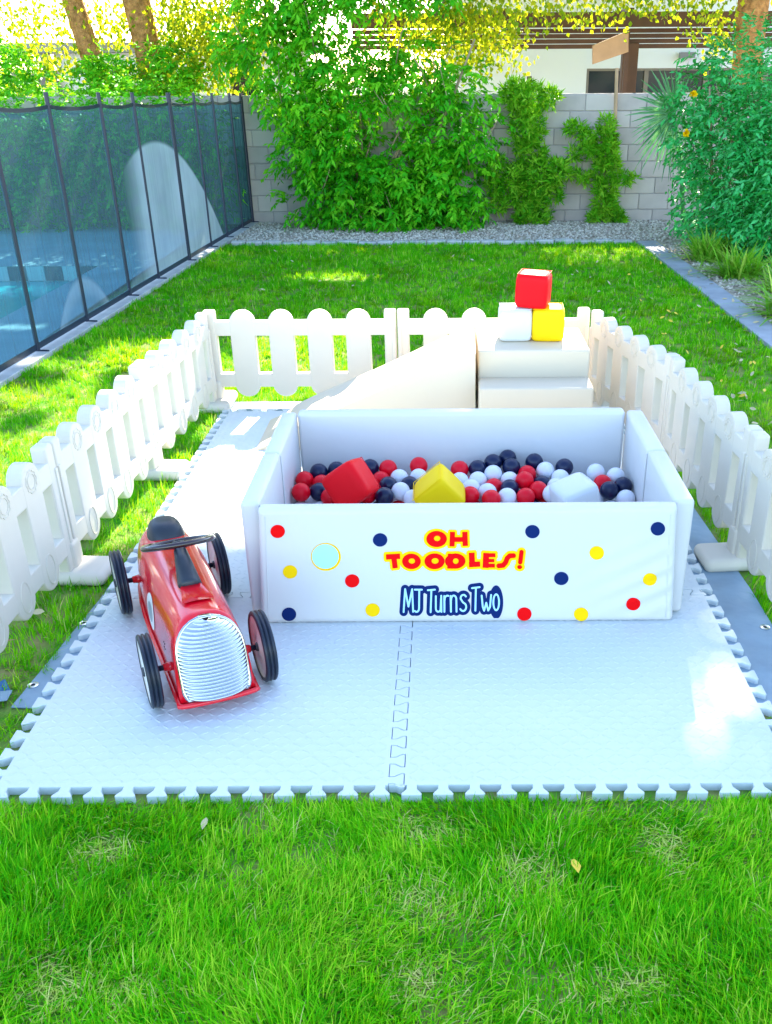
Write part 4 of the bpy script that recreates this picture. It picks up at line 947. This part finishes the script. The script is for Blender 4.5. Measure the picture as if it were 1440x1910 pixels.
for k in range(7): x0 = 3.6+rng.uniform(-.25, .35); stm.append(([(x0, 10.1, 0), (x0+rng.uniform(-.2, .1), 10.0, .8), (x0+rng.uniform(-.5, .3), 9.9, 1.7)], [.03, .022, .01], 6))
v, f = tubes(stm); mk('stem', v, f, M['stem'], bu, True)
for (a, b) in ((1293, 177), (1279, 248)):
    p = V(a, b, 9.6)
    nP = 16; dd = unit(rng.normal(0, 1, (nP, 3))+np.array([0, -1.2, .2])); Vv, F = leaves(np.repeat(p[None], nP, 0), dd, .055, .055, rng.normal(0, 1, (nP, 3)), .3); mk('flower', Vv, F, M['flower'], bu)
# fan palm leaf in front of the wall: every segment a part
pm = empty('fan_palm', (3.15, 11.3, 0)); tag(pm, 'stiff grey green fan palm leaf in front of the block wall', 'palm')
pc = V(1258, 212, 11.2)
v, f = tubes([([(3.35, 11.5, 0), (3.2, 11.4, .9), tuple(pc)], [.03, .025, .016], 8)]); mk('stalk', v, f, M['palm'], pm, True, tint=np.full(len(v), .4))
segs_ = [(a_, rng.uniform(.50, .72)) for a_ in np.linspace(R(78), R(285), 34)]
for (a_, ln) in segs_:
    dirv = np.array([math.cos(a_), -.25+rng.uniform(-.12, .12), math.sin(a_)]); dirv = unit(dirv); sd = unit(np.cross(dirv, np.array([0, 1.0, 0]))); nr = np.cross(sd, dirv)
    pts_ = [pc+dirv*ln*t-np.array([0, 0, .10*t*t]) for t in (0, .35, .7, 1)]; wd_ = [.007, .016, .012, .001]
    Vv = []; 
    for p, wv in zip(pts_, wd_): Vv += [p+sd*wv, p+nr*wv*.7, p-sd*wv]
    F = []
    for i in range(3):
        for j in range(2): F.append((i*3+j, i*3+j+1, (i+1)*3+j+1, (i+1)*3+j))
    mk('leaf_blade', Vv, F, M['palm'], pm, tint=np.full(len(Vv), rng.random()))
# strappy clumps along the right border
def clump(pos, n, h, label):
    root = empty('grassy_plant', pos); tag(root, label, 'plant', 'strap leaved plants along the right border')
    az = rng.uniform(0, 6.283, n); ln = h*rng.uniform(.7, 1.35, n); el = rng.uniform(.5, 1.35, n); b0_ = rng.normal(0, .075, (n, 2))
    Vv = []; F = []
    ts = np.array([0, .35, .7, 1.0]); wd_ = np.array([.008, .011, .008, .001])
    hx, hy = np.cos(az), np.sin(az)
    for i in range(n):
        o = len(Vv)
        for t, wv in zip(ts, wd_):
            r_ = ln[i]*t*math.cos(el[i])*(1+.5*t); z_ = ln[i]*t*math.sin(el[i])-.55*ln[i]*t*t*math.cos(el[i])
            x_, y_ = pos[0]+b0_[i, 0]+hx[i]*r_, pos[1]+b0_[i, 1]+hy[i]*r_; Vv += [(x_-hy[i]*wv, y_+hx[i]*wv, max(z_, .01)), (x_+hy[i]*wv, y_-hx[i]*wv, max(z_, .01))]
        for k in range(3): F.append((o+2*k, o+2*k+1, o+2*k+3, o+2*k+2))
    mk('leaf_tuft', Vv, np.array(F), M['strap'], root, tint=np.repeat(np.clip(rng.normal(.55, .22, n), 0, 1), 8))
clump((3.05, 9.0, 0), 240, .34, 'strap leaved green clump farthest back along the right border')
clump((3.40, 9.3, 0), 200, .32, 'strap leaved green clump tucked under the blue green bush')
clump((3.15, 8.0, 0), 280, .38, 'wide strap leaved clump in the middle of the right border')
clump((3.42, 7.2, 0), 260, .40, 'strap leaved clump at the right picture edge behind the nearest one')
clump((3.12, 6.2, 0), 260, .40, 'nearest strap leaved clump at the right picture edge')
# hedge seen through the mesh
hd = empty('hedge', (-4.4, 11.75, 0)); tag(hd, 'dark green hedge in front of the wall seen through the pool fence mesh', 'hedge')
bl = [((x_, 11.75+rng.uniform(-.1, .1), z_+rng.uniform(-.1, .1)), (.42, .32, .4), 1) for x_ in np.arange(-6.4, -2.9, .42) for z_ in (.35, .85, 1.3)]
spray_plant(hd, 2300, bl, 9, .2, .085, .035, .3, M['shrub'], ymax=12.14)
v, f = tubes([([(-6.2+k*.6, 11.8, 0), (-6.2+k*.6+rng.uniform(-.1, .1), 11.8, 1.2)], [.025, .012], 6) for k in range(6)]); mk('stem', v, f, M['stem'], hd, True)

for (lab, lst) in (('bright green bush behind the wall under the leaning trunk', [(190, 160, 35), (215, 145, 30), (165, 168, 25), (235, 165, 25)]), ('bright green bush behind the wall at the left edge', [(20, 150, 40), (60, 165, 35), (-10, 130, 45), (45, 120, 25)]), ('green bush behind the wall right of the thick trunk', [(315, 155, 32), (345, 168, 25), (295, 130, 25), (380, 165, 25), (330, 115, 25)])):
    c0 = V(lst[0][0], lst[0][1], 13.05); nb = empty('background_bush', (c0[0], 13.05, 0)); tag(nb, lab, 'bush', 'bushes behind the wall')
    bl = []
    for (a, b, w_) in lst: p = V(a, b, 13.05); rr = w_*15.2/1800; bl.append(((p[0], 13.05, p[2]), (rr, .3, rr), w_**2))
    spray_plant(nb, 260, bl, 9, .22, .10, .042, .3, M['shrub'], ymax=13.6)
    v, f = tubes([([(c0[0], 13.1, 0), (c0[0]+.05, 13.08, 1.2), (c0[0]+.1, 13.05, c0[2])], [.03, .025, .01], 6)]); mk('stem', v, f, M['stem'], nb, True)
# ------------------------------------------------------------------ trees behind the wall; their crowns shade the lawn and let the sun in at the left
def lit(xg, yg):
    nx_ = noise2(xg, yg, 1.5, 3)*.22
    front = np.where(xg < -1.35, .85, np.where(xg < -.55, 1.62, 1.52))+nx_*.8
    right = .98+.5*nx_
    a = (yg > front) & (yg < 5.7+nx_*2.6) & (xg < right) & (xg > -4.6)
    a &= ~((yg > 4.0+nx_) & (xg > -.35+nx_))
    a &= ~((xg < -1.5) & (xg > -2.7) & (noise2(xg, yg, 2.3, 11) < -.34))
    strip = (xg < -2.55) & (yg > 3.0) & (yg < 6.6); a = np.where(strip, (1.5*noise2(yg*1.0, xg*.15, 4.2, 21) > (yg-4.9)*.35), a)
    for (c, rx, ry) in holes: a |= ((xg-c[0])/(rx*.85+.055))**2+((yg-c[1])/(ry*.85+.068))**2 < 1
    return a
def tree(name, label, trunk_paths, blobs, n, visible, nl=16, ll=.085, lw=.07):
    root = empty(name, trunk_paths[0][0][0]); tag(root, label, 'tree')
    v, f = tubes(trunk_paths); mk('trunk', v, f, M['bark'], root, True)
    P, d_ = blob_points(n, blobs, .35); N = len(P)
    C = np.repeat(P[:, None], nl, 1)+rng.normal(0, .20, (N, nl, 3)); k = N*nl; C = C.reshape(k, 3)
    D = rng.normal(0, .8, (k, 3))+np.array([0, 0, -.75])
    ti = np.clip(np.repeat(rng.normal(.5, .24, N), nl)+rng.normal(0, .13, k), 0, 1)
    if visible is not None:
        vd = visible; C = np.vstack([C, vd]); k2 = len(vd); D = np.vstack([D, rng.normal(0, .55, (k2, 3))+np.array([0, 0, -1.0])]); ti = np.r_[ti, np.clip(rng.normal(.55, .25, k2), 0, 1)]
    xg = C[:, 0]-SUN[0]*C[:, 2]; yg = C[:, 1]-SUN[1]*C[:, 2]; keep = ~lit(xg, yg); keep |= (C[:, 2] < 3.0)
    C, D, ti = C[keep], D[keep], ti[keep]; k = len(C)
    sz_ = np.where(C[:, 2] > 3.6, 1.75, .82); Vv, F = leaves(C, D, sz_*ll*rng.uniform(.75, 1.25, k), sz_*lw*rng.uniform(.8, 1.2, k), rng.normal(0, 1, (k, 3)))
    leafobj('crown', Vv, F, M['tree'], root, ti)
def hanging(lst, per, Y0, Y1):
    o = []
    for (a, b, w_, h_) in lst:
        Y = rng.uniform(Y0, Y1); c = V(a, b, Y); s = (Y+2.6)/1800
        m_ = int(per*1.9*w_*h_/2500); o.append(np.stack([c[0]+rng.normal(0, w_*s*.55, m_), Y+rng.normal(0, .22, m_), c[2]+rng.normal(0, h_*s*.5, m_)], 1))
    return np.vstack(o)
tA = [([V(190, 178, 13.4)*np.array([1, 1, 0])+np.array([.1, 0, 0]), V(198, 165, 13.4), V(168, 100, 13.5), V(135, 0, 13.6), (-5.2, 13.7, 4.2), (-5.3, 13.9, 6.0), (-4.9, 14, 8.0)], [.15, .14, .145, .14, .12, .09, .03], 14),
      ([(-5.2, 13.7, 4.2), (-6.0, 13.4, 5.6), (-6.8, 13.2, 6.8)], [.09, .06, .02], 8), ([(-5.3, 13.9, 6.0), (-4.2, 13.3, 7.4), (-3.4, 13.0, 8.4)], [.07, .05, .02], 8)]
visA = hanging([(20, 30, 45, 40), (60, 80, 45, 50), (100, 30, 50, 40), (180, 60, 45, 45), (30, 130, 40, 40), (90, 130, 30, 30), (200, 20, 45, 30), (130, 120, 25, 30), (55, 165, 30, 20), (15, 165, 25, 20)], 150, 12.9, 14.2)
tree('leaning_tree', 'tree with a trunk leaning left above the pool fence', tA, [((-5.2, 13.8, 7.2), (2.2, 2.4, 2.4), 3), ((-6.6, 13.4, 5.2), (1.6, 1.6, 1.5), 1), ((-4.8, 13.6, 4.6), (1.5, 1.4, 1.1), 1.2)], 1900, visA)
tB = [([(-3.95, 13.6, 0), V(288, 175, 13.6), V(277, 100, 13.6), V(254, 0, 13.6), (-4.0, 13.7, 4.5), (-3.3, 13.8, 6.5), (-2.6, 13.9, 8.6)], [.2, .19, .18, .19, .16, .11, .03], 14),
      ([(-4.0, 13.7, 4.5), (-2.6, 13.5, 5.8), (-1.2, 13.4, 6.8), (0.2, 13.3, 7.6)], [.12, .09, .06, .02], 10), ([(-3.3, 13.8, 6.5), (-2.0, 13.3, 8.3), (-.9, 12.9, 9.6)], [.08, .05, .02], 8), ([(-4.0, 13.7, 3.4), (-3.0, 13.2, 3.9), (-1.9, 12.9, 4.2)], [.07, .05, .02], 8)]
visB = hanging([(240, 60, 40, 40), (330, 40, 55, 45), (390, 80, 55, 50), (440, 40, 50, 45), (420, 120, 40, 40), (340, 110, 40, 45), (350, 20, 50, 30), (480, 20, 50, 30), (300, 140, 40, 30), (230, 150, 35, 25), (350, 160, 30, 20), (390, 150, 35, 25), (320, 80, 30, 40), (270, 150, 30, 25), (420, 20, 60, 40), (360, 60, 60, 50), (410, 60, 60, 50), (460, 80, 45, 45), (380, 110, 50, 40), (330, 20, 50, 40)], 150, 12.8, 14.0)
tree('spreading_tree', 'upright thick trunked tree with yellow green leaves left of the tall shrub', tB, [((-2.6, 13.8, 7.6), (2.6, 2.4, 2.4), 3.2), ((-.4, 13.5, 7.4), (2.2, 2.1, 2.0), 2.2), ((-2.8, 13.2, 4.3), (2.0, 1.2, .9), 1.6), ((-.6, 13.1, 4.0), (2.4, .9, .75), 1.8), ((-1.9, 13.7, 3.4), (1.7, .7, .3), .9), ((-1.0, 12.9, 9.8), (2.2, 1.9, 1.5), 1.5)], 3700, visB)
tC = [([(4.32, 13.0, 0), V(1392, 175, 13.0), V(1395, 100, 13.0), V(1402, 30, 13.0), (4.35, 13.05, 4.0), (4.0, 13.2, 6.0), (3.4, 13.4, 8.4)], [.26, .22, .2, .21, .17, .11, .03], 14),
      ([(4.35, 13.05, 3.8), (3.0, 13.0, 4.6), (1.6, 12.9, 5.2), (.3, 12.9, 5.6)], [.13, .09, .06, .02], 10), ([(4.0, 13.2, 6.0), (2.6, 13.2, 7.6), (1.4, 13.2, 8.8)], [.09, .06, .02], 8), ([(4.35, 13.05, 4.0), (5.4, 13.0, 6.0), (6.2, 12.8, 7.4)], [.1, .06, .02], 8), ([(4.35, 13.05, 3.4), (3.4, 12.9, 3.35), (2.2, 12.8, 3.1)], [.06, .04, .015], 8)]
visC = hanging([(730, 20, 50, 40), (800, 30, 50, 45), (860, 20, 50, 35), (920, 25, 55, 35), (980, 15, 55, 30), (1050, 15, 50, 25), (1110, 20, 45, 25), (1160, 12, 40, 20), (830, 75, 45, 40), (900, 70, 50, 35), (960, 60, 40, 25), (1250, 5, 50, 20), (1320, 20, 40, 40), (1340, 70, 28, 40), (1200, 5, 40, 15), (890, 110, 45, 30), (950, 100, 30, 30), (760, 60, 40, 40), (840, 40, 60, 45), (900, 40, 55, 40), (780, 100, 40, 40), (860, 100, 45, 35), (800, 150, 30, 35)], 130, 12.6, 13.7)
tree('shade_tree', 'large tree with a thick brown trunk above the bush at the right edge', tC, [((3.0, 13.4, 7.8), (3.0, 2.6, 2.6), 4), ((5.0, 13.0, 6.0), (1.8, 2.0, 2.0), 1.8), ((1.0, 13.2, 8.6), (2.4, 2.2, 2.0), 2.4), ((2.6, 12.9, 5.0), (2.2, 1.3, 1.3), 1.8), ((4.0, 12.8, 4.2), (2.0, 1.2, 1.2), 1.4), ((1.8, 13.1, 3.9), (1.9, .9, .75), 1.6), ((3.2, 13.7, 3.35), (2.4, .7, .32), 1.3), ((.6, 13.7, 3.4), (1.6, .7, .3), .9)], 5200, visC)

# ------------------------------------------------------------------ grass
def covered(x_, y_, pad_=0.0):
    mat_ = (np.abs(x_) < 1.235-pad_) & (y_ > .008+pad_) & (y_ < 3.7-pad_)
    tarp_ = (x_ > np.where(y_ < 1.25, -1.305+.09*(y_-.47), -1.24)) & (x_ < 1.40-.03*np.clip(y_-1.3, 0, 3)) & (y_ > .47) & (y_ < 3.91)
    return mat_ | tarp_
BARE = [(G(190, 1590), .10, .09), (G(800, 1560), .10, .06), (G(790, 1690), .13, .10), (G(1000, 1640), .10, .10), (G(100, 1840), .09, .07), (G(1240, 1590), .06, .10), (G(1180, 1850), .12, .06), (G(770, 1830), .07, .07), (G(240, 1860), .1, .05)]
def grass(name, n, x0, x1, y0, y1, ln, wd, seg, label, bare=.0, lean=.55, tuft=9, tm=.45):
    nt_ = n//tuft; tx = rng.uniform(x0, x1, nt_); ty = rng.uniform(y0, y1, nt_); taz = rng.uniform(0, 6.283, nt_); tln = rng.uniform(.6, 1.35, nt_); tle = rng.uniform(.6, 1.5, nt_); tti = rng.normal(0, .17, nt_)
    x_ = np.repeat(tx, tuft)+rng.normal(0, ln*.28, nt_*tuft); y_ = np.repeat(ty, tuft)+rng.normal(0, ln*.28, nt_*tuft); n = len(x_); tid = np.repeat(np.arange(nt_), tuft)
    dens = .62+.55*noise2(x_, y_, 3.1, 1)+.35*noise2(x_, y_, 9.0, 5); ok = rng.random(n) < np.clip(dens+(1-bare), .12, 1)
    bmask = np.zeros(n)
    for (c, rx, ry) in BARE: bmask = np.maximum(bmask, np.exp(-(((x_-c[0])/rx)**2+((y_-c[1])/ry)**2)*1.2))
    if bare > .5: ok &= rng.random(n) > bmask*.62
    ok &= ~covered(x_, y_); ok &= (x_ > LE(y_)+.01) & (x_ < BX(y_)-.0) & (y_ < 10.25)
    x_, y_, tid, dens, bmask = x_[ok], y_[ok], tid[ok], dens[ok], bmask[ok]; n = len(x_)
    az = taz[tid]*.35+3.2*noise2(x_, y_, 2.4, 8)+rng.normal(0, .75, n)
    L_ = ln*rng.uniform(.55, 1.35, n)*(1+.30*noise2(x_, y_, 2.6, 2))*tln[tid]*(1-.45*bmask); lz = np.abs(rng.normal(lean, .35, n)*tle[tid]); W_ = wd*rng.uniform(.7, 1.3, n)
    near = (np.abs(x_) < 1.27) & (y_ > -.10) & (y_ < .1); L_ = np.where(near, L_*np.clip(.45+(-y_)*5.5, .45, 1), L_)
    hx, hy = np.cos(az), np.sin(az); ts = np.linspace(0, 1, seg+1); Vv = np.zeros((n, 2*seg+1, 3)); F = []
    for k, t in enumerate(ts):
        r_ = L_*t*np.sin(lz)*(.5+.6*t); z_ = L_*t*np.cos(np.minimum(lz*(.6+.7*t), 1.5)); z_ = np.maximum(z_, .002+.006*t); wv = W_*(1-t**1.6)*.5
        cx_, cy_ = x_+hx*r_, y_+hy*r_
        if k < seg:
            Vv[:, 2*k] = np.stack([cx_-hy*wv, cy_+hx*wv, z_], 1); Vv[:, 2*k+1] = np.stack([cx_+hy*wv, cy_-hx*wv, z_], 1)
        else: Vv[:, 2*k] = np.stack([cx_, cy_, z_], 1)
    for k in range(seg-1): F += [(2*k, 2*k+1, 2*k+3), (2*k, 2*k+3, 2*k+2)]
    F.append((2*seg-2, 2*seg-1, 2*seg)); F = np.array(F)
    Fa = (F[None]+(np.arange(n)*(2*seg+1))[:, None, None]).reshape(-1, 3)
    ti = np.clip(tm+.18*noise2(x_, y_, 1.9, 4)+.10*noise2(x_, y_, 6.5, 9)+tti[tid]+rng.normal(0, .12, n), 0, .86); dry = rng.random(n) < np.clip(.05+.25*bare*(.5-dens)+.3*bmask*(bare > .5), .015, .5); ti[dry] = rng.uniform(.86, 1, dry.sum())
    return tag(mk(name, Vv.reshape(-1, 3), Fa, M['grass'], tint=np.repeat(ti, 2*seg+1)), label, kind='stuff')
grass('lawn_grass', 90000, -1.35, 1.35, -.95, .03, .062, .0040, 3, 'long uneven grass in front of the foam mat', .75, .75, tm=.56)
grass('lawn_grass', 54000, -2.95, -1.2, -.3, 4.2, .050, .0042, 2, 'grass left of the mat', .35)
grass('lawn_grass', 48000, 1.2, 2.65, -.3, 4.2, .048, .0042, 2, 'grass right of the mat', .1)
grass('lawn_grass', 30000, 1.3, 2.65, -1.6, -.25, .052, .0046, 2, 'grass at the right of the front lawn', .3)
grass('lawn_grass', 32000, -2.95, -1.3, -1.6, -.25, .052, .0046, 2, 'grass at the left of the front lawn', .3)
grass('lawn_grass', 26000, -1.35, 1.35, -1.9, -.93, .055, .0046, 2, 'grass nearest the viewer', .3)
grass('lawn_grass', 26000, -1.4, 1.3, 3.68, 4.3, .045, .0042, 2, 'grass by the back fence', .1)
grass('lawn_grass', 190000, -2.9, 2.65, 4.2, 10.3, .045, .0065, 2, 'lawn behind the play area', .0)

nb_ = 2600; ci = rng.integers(0, len(BARE), nb_); bx_ = np.array([BARE[i][0][0]+rng.normal(0, BARE[i][1]*.7) for i in ci]); by_ = np.array([BARE[i][0][1]+rng.normal(0, BARE[i][2]*.7) for i in ci])
ok = ~covered(bx_, by_) & (by_ < -.02); bx_, by_ = bx_[ok], by_[ok]; nb_ = len(bx_); az = rng.uniform(0, 6.283, nb_)
Vv, F = leaves(np.stack([bx_, by_, rng.uniform(.003, .018, nb_)], 1), np.stack([np.cos(az), np.sin(az), rng.normal(0, .12, nb_)], 1), rng.uniform(.025, .06, nb_), .0034, np.tile(np.array([0, 0, 1.0]), (nb_, 1)))
tag(mk('dry_thatch', Vv, F, M['grass'], tint=np.repeat(np.where(rng.random(nb_) < .75, rng.uniform(.88, 1, nb_), rng.uniform(.4, .8, nb_)), 4)), 'dry straw coloured thatch in thin spots of the front grass', kind='stuff')
# ------------------------------------------------------------------ fallen leaves, small things last
def leaf_mesh(m, s):
    P = [(-.5, 0), (-.25, .20), (.08, .24), (.34, .12), (.55, 0), (.34, -.12), (.08, -.24), (-.25, -.20)]
    Vv = [(a*s, b*s, .18*s*(b*b*4)+.05*s*math.sin(a*3)) for a, b in P]+[(0, 0, -.01*s)]; F = [(8, i, (i+1) % 8) for i in range(8)]
    return setmesh('fallen_leaf', Vv, F, m)
lms = [leaf_mesh(M['leaf_y'], .05), leaf_mesh(M['leaf_p'], .045), leaf_mesh(M['leaf_p'], .055), leaf_mesh(M['leaf_y'], .04)]
def drop(p, me, label, grp, z=.028):
    o = link(bpy.data.objects.new('fallen_leaf', me)); o.location = (p[0], p[1], z); o.rotation_euler = (rng.normal(0, .35), rng.normal(0, .35), rng.uniform(0, 6.28)); tag(o, label, 'leaf', grp)
cnt = 0
while cnt < 95:
    a, b = rng.uniform(1040, 1440), rng.uniform(480, 800); p = G(a, b)
    if p[0] < 1.5 and p[1] < 4.4: continue
    if p[0] > BX(p[1])-.03: continue
    if rng.random() > np.clip((a-1000)/330, .15, 1): continue
    i_ = rng.integers(0, 4); drop(p, lms[i_], 'small yellow fallen leaf on the shaded lawn right of the play area' if i_ in (0, 3) else 'small pale dry leaf on the shaded lawn right of the play area', 'leaves fallen on the lawn', .036); cnt += 1
for k in range(40):
    Y = rng.uniform(4.6, 10); p = (BX(Y)+rng.uniform(.02, .25), Y); drop(p, lms[1+(k % 2)], 'small pale dry leaf on the concrete border strip', 'leaves on the border strip', .036)
for k in range(22):
    a, b = rng.uniform(430, 1050), rng.uniform(465, 560); p = G(a, b); drop(p, lms[1], 'pale dry leaf scattered on the lawn behind the back fence', 'leaves fallen on the lawn', .036)
drop(G(1072, 1640), leaf_mesh(M['leaf_y'], .055), 'single bright yellow leaf in the long grass before the mat', None, .05)
drop(G(30, 1213), leaf_mesh(M['leaf_b'], .07), 'brown curled leaf in the grass at the left picture edge', None, .045)
drop(G(75, 1160), leaf_mesh(M['leaf_p'], .06), 'pale leaf in the grass beside the nearest left fence panel', None, .045)
drop(G(385, 1558), leaf_mesh(M['leaf_p'], .042), 'pale dry leaf in the long grass just before the mat', None, .045)
drop(G(1200, 590), leaf_mesh(M['leaf_y'], .12), 'large orange yellow leaf on the lawn near the border strip', None, .045)
